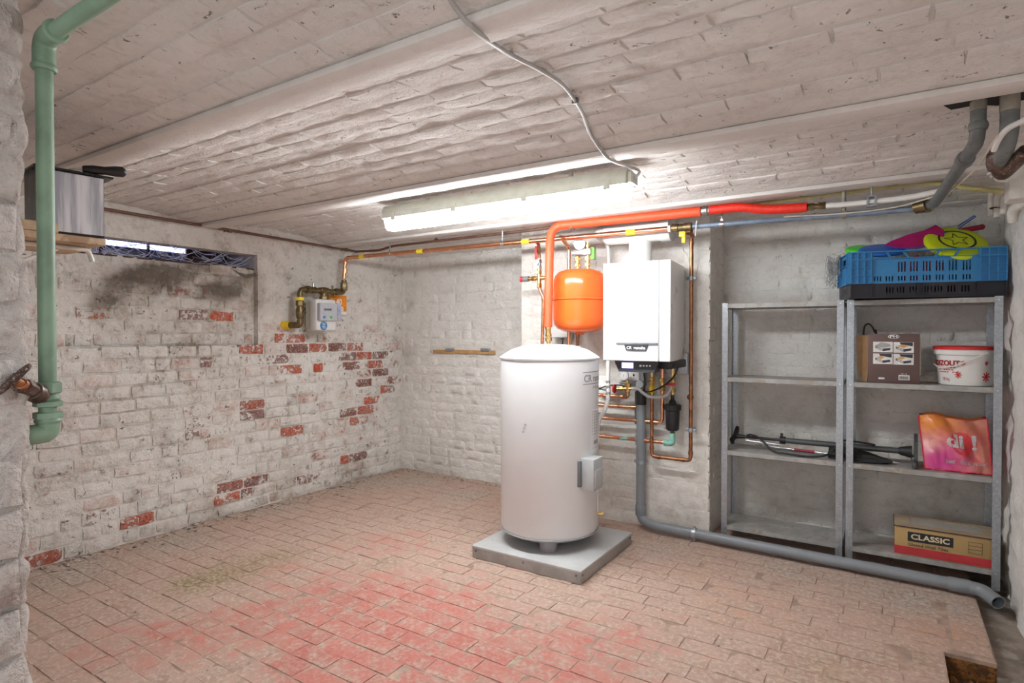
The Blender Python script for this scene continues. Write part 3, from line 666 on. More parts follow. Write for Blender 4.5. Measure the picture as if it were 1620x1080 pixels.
MB().box((c1 - .02, 3.60, BZ0 - .05), (BX1 - .02, 3.90, BZ0 + .002), .01).build('service_block', 'black_plastic', boiler)
MB().box((BX0 + .03, 3.62, BZ0 - .035), (c0 + .02, 3.80, BZ0 + .002), .01).build('sump', 'mid_grey', boiler)
MB().box((BX1 - .09, 3.62, BZ0 - .055), (BX1 - .055, 3.70, BZ0 - .002), .006).build('service_valve', 'brass_old', boiler)
MB().box((-1.5, 3.90, BZ0 - .10), (-1.13, 3.945, BZ0 + .04), .004).build('mounting_plate', 'zinc', boiler)

# ---------------------------------------------------------------- white flue on top of the boiler
fc = at(1013, 392, Y=3.72); fz = at(1013, 366, Y=3.72).z; r = .074
t = thing('flue_pipe', 'thick white flue pipe rising from the boiler and running along the pier', 'flue', (fc.x, fc.y, BZ1))
MB().lathe([(0, r + .004), (.12, r + .004), (.16, r), (1, r)], (fc.x, fc.y, BZ1 - .004), (fc.x, fc.y, fz), 32).build('riser', 'white_pvc', t)
xl, xr = at(962, 372, Y=3.72).x, at(1063, 370, Y=3.72).x
MB().lathe([(0, r * .3), (.02, r * .62), (.06, r * .9), (.12, r), (1, r)], (xl - .04, fc.y, fz), (xr, fc.y, fz), 32).build('run', 'white_pvc', t)
MB().lathe([(0, r + .006), (1, r + .006)], (xr - .07, fc.y, fz), (xr - .002, fc.y, fz), 32).build('collar', 'white_pvc', t)
MB().tube(fillet([(xl - .02, fc.y, fz + .01), (xl - .06, fc.y + .02, fz + .02), (xl - .10, YP + .03, fz + .02)], .05), .05, 20).build('wall_elbow', 'white_pvc', t)

# ---------------------------------------------------------------- orange expansion vessel and its brass manifold
vc = at(917, 475, Y=3.68); vr = .184; vz0, vz1 = at(917, 526, Y=3.62).z, at(917, 424, Y=3.62).z; vzm = at(917, 471.5, Y=3.56).z
vs_ = thing('expansion_vessel', 'round orange expansion vessel hanging beside the boiler', 'vessel', (vc.x, vc.y, vz0))
h = vz1 - vz0
def vv(z): return (vc.x, vc.y, z)
MB().lathe([(0, vr), (.42, vr), (.62, vr * .985), (.78, vr * .93), (.90, vr * .80), (.97, vr * .55), (1, vr * .2)], vv(vzm), vv(vz1), 48).build('upper_shell', 'orange_enamel', vs_)
MB().lathe([(0, vr * .2), (.04, vr * .60), (.12, vr * .84), (.24, vr * .95), (.42, vr * .995), (1, vr)], vv(vz0), vv(vzm), 48).build('lower_shell', 'orange_enamel', vs_)
MB().lathe([(0, vr + .001), (.2, vr + .011), (.8, vr + .011), (1, vr + .001)], vv(vzm - .009), vv(vzm + .009), 48).build('seam_flange', 'orange_enamel', vs_)
MB().cyl(vv(vz0 - .012), vv(vz0 + .01), .03, .04, 16).build('valve_boss', 'orange_enamel', vs_)
for px in (914, 930):
    p = at(px, 415, Y=3.66); b = V((p.x, p.y, vz1 - .02)); top = V((p.x, p.y, at(px, 402, Y=3.66).z))
    mb = MB(); mb.cyl(b, top, .011); L_ = (top - b)
    mb.hexnut(b + L_ * .30, b + L_ * .48, .021); mb.cyl(b + L_ * .48, b + L_ * .62, .016); mb.hexnut(b + L_ * .62, b + L_ * .86, .021)
    mb.build('union_fitting', 'brass', vs_)
m0, m1 = at(908, 409, Y=3.64), at(934, 396, Y=3.70)
man = thing('pressure_manifold', 'small steel manifold with round dial gauge above the orange vessel', 'manifold', ((m0.x + m1.x) / 2, 3.68, m0.z))
z0, z1 = at(914, 405, Y=3.66).z, at(914, 395, Y=3.66).z
MB().box((at(907, 400, Y=3.66).x, 3.635, z0), (at(936, 400, Y=3.66).x, 3.685, z1), .004).build('block', 'steel', man)
gp = at(917, 386, Y=3.63)
MB().cyl((gp.x, 3.645, z1 - .004), (gp.x, 3.645, gp.z - .02), .008).build('stem', 'brass', man)
gd = (CAM - gp); gd.z = 0; gd.normalize(); gd = (gd + V((0, -1, 0)) * .8).normalized()
def gauge(parent, c, d, r, mat='steel'):
    g_ = MB().lathe([(0, r * .86), (.15, r), (.9, r), (1, r * .94)], c - d * .022, c + d * .006, 28).build('gauge_case', mat, parent)
    f_ = MB().cyl(c + d * .0045, c + d * .0075, r * .86, seg=28).build('gauge_face', 'gauge_glass', parent, label='white dial face')
    _, u, ww = MB().frame(d)
    m = MB()
    for k in range(11):
        a = R(-60 + 24 * k); e = u * math.cos(a) + ww * math.sin(a); s_ = d.cross(e)
        c0_ = c + d * .0082 + e * r * .62; m.add([c0_ - s_ * r * .03, c0_ + s_ * r * .03, c0_ + e * r * .16 + s_ * r * .03, c0_ + e * r * .16 - s_ * r * .03], [(0, 1, 2, 3)])
    m.build('scale', 'print_black', f_, False)
    a = R(75); e = u * math.cos(a) + ww * math.sin(a); s_ = d.cross(e)
    MB().add([c + d * .0088 - s_ * r * .05 - e * r * .2, c + d * .0088 + s_ * r * .05 - e * r * .2, c + d * .0088 + e * r * .6], [(0, 1, 2)]).build('needle', 'red_plastic', f_, False)
    return g_
gauge(man, gp, gd, .040)
sp = at(931, 388, Y=3.67)
MB().lathe([(0, .012), (.3, .012), (.32, .018), (.6, .018), (.62, .010), (1, .010)], (sp.x, 3.66, z1 - .003), (sp.x, 3.66, sp.z + .02), 14).build('air_vent', 'brass', man)
MB().box((sp.x + .02, 3.66, z0 - .03), (sp.x + .045, 3.70, z1 + .01), .003).build('green_tag', simple('green_plastic', (0.22, 0.55, 0.12), 0.5), man)
MB().cyl((sp.x + .01, 3.68, z1 - .01), (sp.x + .04, 3.68, z1 - .01), .010).build('plug', 'brass_old', man)
# ---------------------------------------------------------------- pipes along the back
def clip_ring(parent, c, axis, r, hang=None, mat='steel'):
    m = MB(); ax = V(axis).normalized(); m.lathe([(0, r + .004), (1, r + .004)], V(c) - ax * .011, V(c) + ax * .011, 20)
    m.box(V(c) + V((-.006, -.006, r)), V(c) + V((.006, .006, r + .014)))
    if hang: m.cyl(V(c) + V((0, 0, r + .01)), V(hang), .0045, seg=8)
    return m.build('pipe_clip', mat, parent)
ga, gb_, gc = at(544, 441, X=-3.99), at(546, 408, X=-3.99), at(1066, 361, Y=3.6)
gas = thing('gas_pipe', 'long bright copper gas pipe with yellow bands under the ceiling', 'pipe', ga)
MB().tube(fillet([ga, gb_, gc], .05), .0165, 16).build('pipe', 'copper', gas)
gax = (gc - gb_).normalized()
def on_gas(px):
    lo, hi = 0.0, 1.0
    for _ in range(40):
        mm = (lo + hi) / 2
        if proj(gb_ + (gc - gb_) * mm)[0] < px: lo = mm
        else: hi = mm
    return gb_ + (gc - gb_) * lo
for px in (573, 665, 832, 998):
    c = on_gas(px); MB().cyl(c - gax * .03, c + gax * .03, .0185, seg=16).build('yellow_band', 'yellow_tape', gas)
for px in (617, 795):
    c = on_gas(px); clip_ring(gas, c, gax, .0165, (c.x, c.y, half(c.y) + .0))
MB().cyl(gb_ + V((0, 0, -.06)), gb_ + V((0, 0, -.035)), .0195).build('coupling', 'copper', gas)
MB().cyl(gb_ + V((0, 0, -.13)), gb_ + V((0, 0, -.095)), .0195).build('coupling', 'copper', gas)
MB().lathe([(0, .02), (.1, .026), (.35, .026), (.36, .021), (.62, .021), (.63, .027), (.95, .027), (1, .02)], gc - gax * .02, gc + gax * .115, 18).build('union', 'brass_old', gas)
MB().cyl(gc - gax * .035, gc - gax * .012, .021).build('seal', 'white_pvc', gas)
# branch down to the boiler: right of the boiler, under it and up again
tee = gc + gax * .09
d0 = at(1094, 385, Y=3.86); d1 = at(1097, 729, Y=3.86); d2 = at(1031, 725, Y=3.86); d3 = at(1030, 622, Y=3.86)
gbr = thing('gas_branch_pipe', 'dull copper gas branch looping down right of the boiler', 'pipe', (d0.x, d0.y, d1.z))
MB().tube(fillet([tee + V((0, .0, -.018)), tee + V((.01, .06, -.05)), d0 + V((0, 0, .05)), d0, V((d0.x, 3.86, d1.z)), V((d2.x, 3.86, d1.z)), V((d2.x, 3.86, d3.z))], .03), .0125, 14).build('pipe', 'copper_old', gbr)
for c, a in ((d0, (0, 0, 1)), (V((d0.x, 3.86, d1.z + .05)), (0, 0, 1)), (V((d0.x - .05, 3.86, d1.z)), (1, 0, 0)), (V((d2.x + .05, 3.86, d1.z)), (1, 0, 0)), (V((d2.x, 3.86, d1.z + .06)), (0, 0, 1))):
    MB().cyl(c - V(a) * .012, c + V(a) * .012, .0152).build('coupling', 'copper_old', gbr)
MB().hexnut(tee + V((0, .01, -.04)), tee + V((0, .02, -.012)), .024).build('nut', 'copper_old', gbr)
for py in (440, 680):
    c = V((d0.x, 3.86, at(1095, py, Y=3.86).z)); m = MB(); m.cyl(c - V((0, 0, .013)), c + V((0, 0, .013)), .018); m.box(c + V((-.034, -.006, -.011)), c + V((.034, .006, .011)), .003); m.cyl(c, c + V((0, .09, 0)), .006); m.build('pipe_clip', 'zinc', gbr)
z_ = lambda py: at(1030, py, Y=3.86).z
m = MB(); vx = d2.x; m.cyl((vx, 3.86, z_(630)), (vx, 3.86, z_(586)), .013); m.hexnut((vx, 3.86, z_(607)), (vx, 3.86, z_(602)), .026); m.hexnut((vx, 3.86, z_(600)), (vx, 3.86, z_(596)), .023); m.build('union', 'brass', gbr)
MB().lathe([(0, .014), (.2, .021), (.8, .021), (1, .014)], (vx, 3.86, z_(622)), (vx, 3.86, z_(608)), 14).build('gas_cock', 'yellow_plastic', gbr, label='yellow gas cock')
MB().tube([(vx, 3.86, z_(586)), (vx, 3.86, z_(586) + .06)], .011).build('tail', 'copper_old', gbr)
m = MB(); p = tee + V((-.03, -.02, -.045)); m.box(p - V((.02, .012, .018)), p + V((.02, .012, .018)), .006); m.box(p + V((-.004, -.01, -.055)), p + V((.02, .01, -.01)), .005); m.build('yellow_tag', 'yellow_plastic', gbr)
MB().tube(spline([p + V((0, 0, -.02)), at(1081, 395, Y=3.84), at(1090, 412, Y=3.85), at(1093, 470, Y=3.90), at(1100, 490, Y=3.92)], 6), .0028, 6).build('tag_string', 'cream_cable', gbr)
MB().sphere(at(1092, 628, Y=3.90), .022, 1.0, .5, 1).build('wall_plug', 'copper_old', gbr)

# blue-grey painted pipe that carries on to the right
bl0 = gc + gax * .11; bl1 = at(1462, 329, Y=3.6)
blue = thing('painted_water_pipe', 'blue-grey painted pipe continuing to the right under the ceiling', 'pipe', bl0)
bax = (bl1 - bl0).normalized()
MB().tube([bl0, bl0 + (bl1 - bl0) * .5, bl1], .016, 16).build('pipe', 'blue_grey_paint', blue)
for px, hh in ((1142, True), (1335, False)):
    k = (px - proj(bl0)[0]) / (proj(bl1)[0] - proj(bl0)[0]); dd0, dd1 = proj(bl0)[2], proj(bl1)[2]; k = k * dd0 / (dd1 + k * (dd0 - dd1)); c = bl0 + (bl1 - bl0) * k
    if hh: clip_ring(blue, c, bax, .016, (c.x, c.y, half(c.y)))
    else: MB().cyl(c + V((0, 0, -.02)), (c.x, c.y, half(c.y) + .01), .010, seg=12).cyl(c - bax * .012, c + bax * .012, .02).build('hanger', 'dusty_pipe', blue)
MB().tube(spline([at(1102, 350, Y=3.58), at(1101, 362, Y=3.57), at(1100, 374, Y=3.575)], 4), .0035, 6).build('cable_tie', 'white_cable', blue)
MB().hexnut(bl1 - bax * .02, bl1 + bax * .03, .025).build('nut', 'brass_old', blue)

# red insulated pipe
rp = [at(867, 517, Y=3.42), at(866, 470, Y=3.43), at(867, 400, Y=3.45), at(876, 366, Y=3.47), at(905, 356, Y=3.50), at(1000, 345, Y=3.52), at(1109, 334.5, Y=3.54)]
red = thing('red_lagged_pipe', 'red corrugated lagged pipe rising from the tank and turning right', 'pipe', at(867, 541, Y=3.40))
sp_ = fillet([rp[0], V((rp[0].x, 3.44, rp[2].z)), at(872, 358, Y=3.48) + V((0, 0, .0)), rp[5], rp[6]], .11, 14)
def ribbed(pts, r, name, mat, parent, pitch=.011):
    d = [0.0]
    for a, b in zip(pts, pts[1:]): d.append(d[-1] + (b - a).length)
    out = []; n = max(6, int(d[-1] / pitch) * 2); j = 0; rr = []
    for k in range(n + 1):
        s_ = d[-1] * k / n
        while j < len(d) - 2 and d[j + 1] < s_: j += 1
        out.append(pts[j].lerp(pts[j + 1], (s_ - d[j]) / max(1e-6, d[j + 1] - d[j]))); rr.append(r * (1.0 if k % 2 else .955))
    return MB().tube(out, rr, 16).build(name, mat, parent, angle=75)
ribbed(sp_, .029, 'sleeve', 'red_sleeve', red)
r2 = [at(1123, 332.5, Y=3.54), at(1170, 328, Y=3.54), at(1210, 331, Y=3.55), at(1245, 330, Y=3.55), at(1277, 327.5, Y=3.55)]
ribbed(spline(r2, 6), .027, 'sleeve', 'red_sleeve_deep', red)
MB().tube([rp[6] - V((.03, 0, 0)), r2[0] + V((.02, 0, 0))], .016).build('joint_pipe', 'white_pvc', red)
for px, py, Y in ((905, 356, 3.5), (1116, 333.5, 3.54)):
    c = at(px, py, Y=Y); clip_ring(red, c, (1, .02, 0), .030, (c.x, c.y, 2.1))
b0 = at(868, 541, Y=3.42); b1 = rp[0] + V((0, 0, .01)); L_ = b1 - b0
m = MB(); m.cyl(b0 - V((0, 0, .02)), b1, .013); m.hexnut(b0 + L_ * .05, b0 + L_ * .28, .023); m.hexnut(b0 + L_ * .34, b0 + L_ * .52, .021); m.cyl(b0 + L_ * .52, b0 + L_ * .78, .018); m.hexnut(b0 + L_ * .78, b0 + L_ * .97, .021); m.build('brass_union', 'brass', red)
m = MB(); a = r2[-1]; b = at(1310, 325, Y=3.55); m.hexnut(a, a.lerp(b, .35), .020); m.cyl(a.lerp(b, .3), b, .014); m.hexnut(a.lerp(b, .55), a.lerp(b, .9), .019); m.build('valve', 'brass_old', red)
wh = thing('white_water_pipe', 'white plastic pipe to the right of the red lagging', 'pipe', b)
MB().tube(spline([b - V((.01, 0, 0)), at(1350, 322, Y=3.55), at(1430, 313, Y=3.54), at(1490, 302, Y=3.50)], 6), .0145, 14).build('pipe', 'white_pvc', wh)
c = at(1379, 319, Y=3.55)
m = MB(); m.box(c + V((-.022, -.02, -.02)), c + V((-.012, .02, .025))); m.box(c + V((.012, -.02, -.02)), c + V((.022, .02, .025))); m.box(c + V((-.022, -.02, -.026)), c + V((.022, .02, -.018))); m.box(c + V((-.022, -.02, .022)), c + V((.022, .02, .03))); m.cyl(c + V((0, 0, .028)), (c.x, c.y, half(c.y) + .01), .005, seg=8); m.build('bracket', 'zinc', wh)

# yellow pipe tucked behind the beam
ye = MB().tube(spline([at(1180, 325, Y=3.75), at(1330, 305, Y=3.72), at(1470, 290, Y=3.68), at(1530, 297, Y=3.66), at(1590, 303, Y=3.62)], 6), .0125, 12).build('yellow_gas_pipe', 'yellow_paint')
tag(recentre(ye), 'faded yellow pipe tucked against the last ceiling beam', 'pipe')
# brown pipe along the left wall and on behind the lamp
bp = [at(150, 328, X=-4.05), at(560, 397, X=-4.05)]
bp2 = [at(562, 398, Y=3.66), at(600, 396, Y=3.64), at(622, 389, Y=3.62), at(840, 364, Y=3.60), at(1060, 333, Y=3.60)]
br = thing('brown_pipe', 'thin brown painted pipe along the top of the left wall', 'pipe', bp[1])
MB().tube(bp, .0105, 12).build('pipe', 'brown_pipe', br)
br2 = thing('grey_brown_pipe', 'thin grey-brown pipe running behind the strip light', 'pipe', bp2[0])
MB().tube(fillet(bp2, .03, 4), .0105, 12).build('pipe', 'brown_pipe', br2)
for px, py, kw in ((363, 364.5, dict(X=-4.05)), (548, 395, dict(X=-4.05)), (690, 380.5, dict(Y=3.64))):
    c = at(px, py, **kw); ax = V((0, 1, 0)) if 'X' in kw else V((1, 0, 0)); m = MB(); m.cyl(c - ax * .014, c + ax * .014, .0145); m.cyl(c, c + (V((-.07, 0, 0)) if 'X' in kw else V((0, 0, .06))), .005, seg=8); m.build('pipe_clip', 'brass_old', br if 'X' in kw else br2)
hl = at(573, 398, Y=3.60)
tag(recentre(MB().sphere(at(575, 399, Y=4.2), .10, 1.3, .3, .25).build('wall_hole', 'dark_void')), 'dark broken hole at the top of the wall corner', 'hole')

# ---------------------------------------------------------------- brass safety group left of the red pipe
sg = thing('safety_valve_group', 'brass safety valve with red cap left of the red lagged pipe', 'valve', at(860, 545, Y=3.66))
s1 = at(853, 440, Y=3.66)
g0 = on_gas(836)
MB().tube(fillet([g0, g0 + V((.06, .03, .0)), V((s1.x, 3.66, g0.z - .06)), V((s1.x, 3.66, s1.z))], .05), .0115, 12).build('feed_pipe', 'copper_old', sg)
m = MB(); m.cyl(s1 - V((0, 0, .05)), s1 + V((0, 0, .05)), .015); m.hexnut(s1 + V((0, 0, .03)), s1 + V((0, 0, .06)), .02); m.hexnut(s1 - V((0, 0, .07)), s1 - V((0, 0, .04)), .02); m.cyl(s1 - V((.09, 0, 0)), s1 + V((.07, 0, 0)), .014); m.hexnut(s1 - V((.06, 0, 0)), s1 - V((.03, 0, 0)), .021); m.build('tee', 'brass', sg)
MB().cyl(s1 - V((.13, 0, 0)), s1 - V((.085, 0, 0)), .020).build('spring_cap', 'mid_grey', sg)
MB().cyl(s1 - V((.155, 0, 0)), s1 - V((.13, 0, 0)), .021, .018).build('red_cap', 'red_plastic', sg)
lv = at(848, 408, Y=3.63)
MB().box(lv + V((-.008, -.008, -.01)), lv + V((.008, .004, .085)), .006).build('lever', 'red_plastic', sg, label='red lever handle')
m = MB(); p = at(853, 418, Y=3.66); m.cyl(p - V((0, 0, .04)), p + V((0, 0, .04)), .014); m.hexnut(p - V((0, 0, .035)), p - V((0, 0, .01)), .02); m.hexnut(p + V((0, 0, .01)), p + V((0, 0, .035)), .02); m.cyl(p, p + V((-.0, -.035, .0)), .008); m.build('ball_valve', 'steel', sg)
e0 = at(860, 470, Y=3.66); e1 = at(859, 548, Y=3.60)
MB().tube(fillet([s1 - V((0, 0, .06)), V((e0.x - .02, 3.66, e0.z + .03)), e0, V((e0.x, 3.64, e1.z))], .03), .0115, 12).build('drop_pipe', 'copper', sg)
for py in (474, 497, 508): c = at(860, py, Y=3.66); MB().cyl(c - V((0, 0, .010)), c + V((0, 0, .010)), .0145).build('coupling', 'copper', sg)
v0 = at(894, 376, Y=3.78)
MB().tube(fillet([on_gas(894), V((v0.x, 3.70, v0.z)), V((v0.x, 3.84, v0.z - .06)), V((v0.x, 3.84, vz0 - .1))], .03), .0135).build('drop_pipe', 'copper', gas)
for i, (px, py0, py1) in enumerate(((914, 527, 555),)):
    a = at(px, py0, Y=3.76); b = at(px, py1, Y=3.76); tag(recentre(MB().tube([a, b], .012).build('vessel_drop_pipe', 'copper_old')), 'short copper pipe below the orange vessel', 'pipe')
j0, j1 = at(876, 534, Y=3.93), at(900, 515, Y=3.93)
t = thing('junction_box', 'grey wall junction box half hidden behind the tank lid', 'junction box', (j0.x, 3.94, j0.z))
MB().box((j0.x, 3.87, j0.z), (j1.x + .03, 3.945, j1.z), .006).build('body', 'box_grey', t); MB().box((j0.x + .004, 3.862, j0.z + .004), (j1.x + .026, 3.872, j1.z - .004), .003).build('cover', 'white_pvc', t)
MB().cyl((j0.x + .09, 3.90, j0.z - .02), (j0.x + .09, 3.90, j0.z + .004), .012).build('cable_gland', 'mid_grey', t)
MB().tube(spline([(j0.x + .09, 3.90, j0.z - .01), (j0.x + .09, 3.91, j0.z - .12)], 4), .005, 8).build('cable', 'black_rubber', t)

# ---------------------------------------------------------------- pipes between tank and boiler
YQ = 3.87
def hp(px0, py0, px1, py1, up=None, name='heating_pipe', label='', mat='copper', r=.0125):
    a = at(px0, py0, Y=YQ); b = at(px1, py1, Y=YQ); a.z = b.z = (a.z + b.z) / 2
    a.x -= .10
    t = thing(name, label, 'pipe', a); pts = [a, b]
    if up: u_ = at(*up, Y=YQ); pts = [a, V((u_.x, YQ, b.z)), V((u_.x, YQ, u_.z))]
    MB().tube(fillet(pts, .032), r, 14).build('pipe', mat, t); return t, a, b
t1, a1, b1_ = hp(945, 625, 988, 627, label='topmost of the copper pipes behind the tank, ending at the dial gauge')
t2, a2, b2_ = hp(945, 640, 1003, 644, label='second copper pipe from the top behind the tank')
t3, a3, b3_ = hp(945, 661, 1040, 667, up=(1048, 600), label='third copper pipe from the top, bending up under the boiler')
t4, a4, b4_ = hp(945, 691, 1058, 698, label='lowest copper pipe between the tank and the black filter')
for tt, c in ((t1, b1_), (t2, b2_), (t3, V((at(1026, 666, Y=YQ).x, YQ, b3_.z))), (t3, V((at(1037, 666, Y=YQ).x, YQ, b3_.z))), (t4, V((at(1020, 697, Y=YQ).x, YQ, b4_.z)))):
    MB().cyl(c - V((.014, 0, 0)), c + V((.014, 0, 0)), .0155).build('coupling', 'copper', tt)
MB().tube([b2_, b2_ + V((.0, .06, 0))], .012).build('wall_end', 'copper_old', t2)
c = V((at(989, 695, Y=YQ).x, YQ, b4_.z)); MB().cyl(c - V((.03, 0, 0)), c + V((.02, 0, 0)), .0135).build('stained_band', 'verdigris', t4, label='green corroded stretch')
c = V((at(1008, 696, Y=YQ).x, YQ, b4_.z)); MB().cyl(c - V((.01, 0, 0)), c + V((.01, 0, 0)), .018).box(c + V((-.012, -.012, -.035)), c + V((.012, .012, .035)), .004).cyl(c, c + V((0, .07, 0)), .006).build('pipe_clip', 'zinc', t4)
vx = at(1048, 610, Y=YQ).x; zz = lambda py, Y=YQ: at(1048, py, Y=Y).z
m = MB(); m.hexnut((vx, YQ, zz(605)), (vx, YQ, zz(598)), .024); m.cyl((vx, YQ, zz(616)), (vx, YQ, zz(600)), .016); m.hexnut((vx, YQ, zz(618)), (vx, YQ, zz(611)), .022); m.build('union', 'brass', t3)
MB().cyl((vx, YQ, zz(602)), (vx, YQ, BZ0 - .02), .012).build('tail', 'copper', t3)
# magnetic filter
fx_ = at(1064, 650, Y=3.85); zf = lambda py: at(1064, py, Y=3.85).z
fl_ = thing('magnetic_filter', 'black cylindrical heating filter hanging under the boiler', 'filter', (fx_.x, 3.85, zf(684)))
def fv(py): return (fx_.x, 3.85, zf(py))
MB().lathe([(0, .030), (.05, .040), (.12, .043), (1, .047)], fv(681), fv(648), 28).build('body', 'black_plastic', fl_)
m = MB(); m.lathe([(0, .048), (.1, .053), (.9, .053), (1, .046)], fv(649), fv(639), 28)
for k in range(14):
    a = 2 * PI * k / 14; cc = V(fv(648)) + V((math.cos(a), math.sin(a), 0)) * .052; m.box(cc - V((.004, .004, 0)), cc + V((.004, .004, .034)))
m.build('cap', 'black_plastic', fl_)
MB().lathe([(0, .030), (.3, .022), (.5, .012), (1, .010)], fv(639.5), fv(623), 18).build('neck', 'black_plastic', fl_)
MB().cyl(fv(686), fv(680), .012).build('outlet', 'brass_old', fl_)
m = MB(); e_ = V((fx_.x, 3.855, b4_.z)); m.tube(fillet([V(fv(684)), e_, V((b4_.x - .03, YQ, b4_.z))], .02, 6), .019, 14); m.hexnut(e_ + V((-.06, .01, 0)), e_ + V((-.03, .01, 0)), .024); m.build('outlet_elbow', 'verdigris', fl_, label='green corroded elbow below the filter')
m = MB(); fxx = fx_.x; m.cyl(fv(624), fv(583), .013); m.hexnut(fv(602), fv(597), .024); m.hexnut(fv(620), fv(612), .022); m.build('inlet_valve', 'brass', fl_)
MB().cyl(fv(597), (fxx, 3.85, BZ0 - .03), .0115).build('tail', 'copper', fl_)
m = MB(); c = V(fv(606.5)); m.cyl(c, c + V((0, -.05, 0)), .006); m.box(c + V((-.035, -.055, -.008)), c + V((.035, -.045, .008)), .004); m.build('valve_handle', 'red_plastic', fl_, label='red butterfly handle')
# filling set: gauge, red tap, loop hose
fs_ = thing('filling_set', 'brass filling set with dial gauge and red tap under the boiler', 'valve', at(993, 626, Y=3.83))
YF = 3.83; ff = lambda px, py: at(px, py, Y=YF)
m = MB(); m.cyl(ff(993, 626), ff(993, 601), .012); m.hexnut(ff(993, 612), ff(993, 606), .021); m.hexnut(ff(993, 619), ff(993, 614), .019); m.cyl(ff(976, 614.5), ff(1001, 614.5), .0105); m.hexnut(ff(981, 614.5), ff(986, 614.5), .017); m.build('body', 'brass', fs_)
gd2 = V((.25, -1, .05)).normalized(); gauge(fs_, ff(988.5, 593.5) + V((0, -.02, 0)), gd2, .034, 'steel')
MB().cyl(ff(993, 602), ff(991, 594), .008).build('stem', 'brass', fs_)
m = MB(); c = ff(972, 614.5)
for k in range(5):
    a = 2 * PI * k / 5; e = V((.25, math.cos(a), math.sin(a))); m.tube([c, c + V((0, math.cos(a), math.sin(a))) * .030], [.008, .007], 8)
m.torus(c, (1, 0, 0), .026, .006, 20, 8); m.build('tap_handle', 'red_plastic', fs_, label='red tap handle')
MB().tube(fillet([b1_ + V((-.01, 0, 0)), ff(992, 628), ff(993, 620)], .02), .0125).build('bend', 'copper_old', fs_)
hs = MB().tube(spline([ff(1000, 614.5), ff(1010, 615), ff(1017, 621), ff(1027, 627), ff(1042, 628.5), ff(1054, 625), ff(1060, 617), at(1063, 610, Y=3.82)], 6), .0115, 12).build('filling_hose', 'clear_hose')
tag(recentre(hs), 'clear plastic filling hose looping under the boiler', 'hose')
# socket under the boiler
so0, so1 = at(997, 604, Y=3.92), at(1014, 587, Y=3.92)
t = thing('wall_socket', 'small grey wall switch box with arrow mark under the boiler', 'socket', (so0.x, 3.94, so0.z))
MB().box((so0.x - .02, 3.90, so0.z - .02), (so1.x + .035, 3.948, so1.z + .05), .006).build('back_box', 'box_grey', t)
MB().box((so0.x, 3.885, so0.z + .015), (so1.x, 3.905, so1.z), .005).build('face_plate', 'white_pvc', t)
cx_ = (so0.x + so1.x) / 2; cz_ = (so0.z + so1.z) / 2 + .012
MB().prism([(0, .012), (-.008, 0), (0, -.012), (.008, 0)], (cx_, 3.8845, cz_), (1, 0, 0), (0, 0, 1), (0, -1, 0), .0008).build('mark', 'print_black', t, False)
p = at(1014, 607, Y=3.9); MB().cyl(p + V((0, -.03, 0)), p + V((0, .04, 0)), .028, seg=20).build('plug', 'box_grey', t)
tag(recentre(MB().tube(spline([at(1019, 590, Y=3.86), at(1020, 606, Y=3.85), at(1018, 618, Y=3.86), at(1011, 616, Y=3.88), at(1008, 608, Y=3.90)], 6), .006, 8).build('power_cable', 'black_rubber')), 'black power cable hanging beside the wall socket', 'cable')
tag(recentre(MB().tube(spline([at(1070, 570, Y=3.75), at(1072, 582, Y=3.72), at(1064, 598, Y=3.75), at(1048, 611, Y=3.78), at(1030, 619, Y=3.8), at(1018, 619, Y=3.86)], 6), .0055, 8).build('sensor_cable', 'black_rubber')), 'black cable sagging from the boiler behind the hose', 'cable')
tag(recentre(MB().tube(spline([at(930, 618, Y=3.80), at(946, 615, Y=3.82), at(962, 610, Y=3.82), at(978, 609, Y=3.84), at(990, 611, Y=3.86)], 6), .0045, 8).build('tank_sensor_cable', 'black_rubber')), 'thin black cable running from the tank to the gauge', 'cable')
tag(recentre(MB().tube(spline([at(1066, 571, Y=3.7), at(1078, 566, Y=3.85), at(1086, 556, Y=3.92), at(1092, 540, Y=3.93)], 6), .003, 6).build('thermostat_wire', 'cream_cable')), 'thin pale wire running from the boiler to the right pipe', 'wire')
# white overflow hose
oh = thing('overflow_hose', 'white hose dropping from the boiler and curving behind the tank', 'hose', at(942, 720, Y=3.7))
MB().tube(spline([at(951, 378, Y=3.88), at(959, 385, Y=3.87), at(962.5, 400, Y=3.86), at(962, 480, Y=3.86), at(962, 560, Y=3.84), at(962, 600, Y=3.80), at(962, 628, Y=3.77), at(957, 648, Y=3.74), at(948, 664, Y=3.68), at(944.5, 690, Y=3.62), at(943.5, 715, Y=3.60), at(943, 770, Y=3.60)], 6), .0145, 14).build('hose', 'white_pvc', oh)
for py, yy in ((604, 3.796), (612, 3.787), (622, 3.776)): c = at(962, py, Y=yy); MB().cyl(c - V((0, 0, .010)), c + V((0, 0, .010)), .0165).build('hose_clip', 'steel', oh)
MB().torus(at(946.2, 667, Y=3.67), (.2, 0, 1), .016, .003).build('cable_tie', 'black_rubber', oh)
# lump of white foam round the pipe hole
m = MB(); bm = bmesh.new(); bmesh.ops.create_icosphere(bm, subdivisions=4, radius=1)
c = at(962, 609, Y=3.93)
for v in bm.verts:
    d = .8 + .45 * mnoise.fractal(v.co * 1.6, .8, 2, 5); v.co = c + V((v.co.x * .20 * d, v.co.y * .05 * d, v.co.z * .075 * d))
m.frombm(bm); tag(recentre(m.build('filler_foam', 'foam_white', angle=180)), 'lumpy white filler foam on the pier behind the pipes', 'foam')
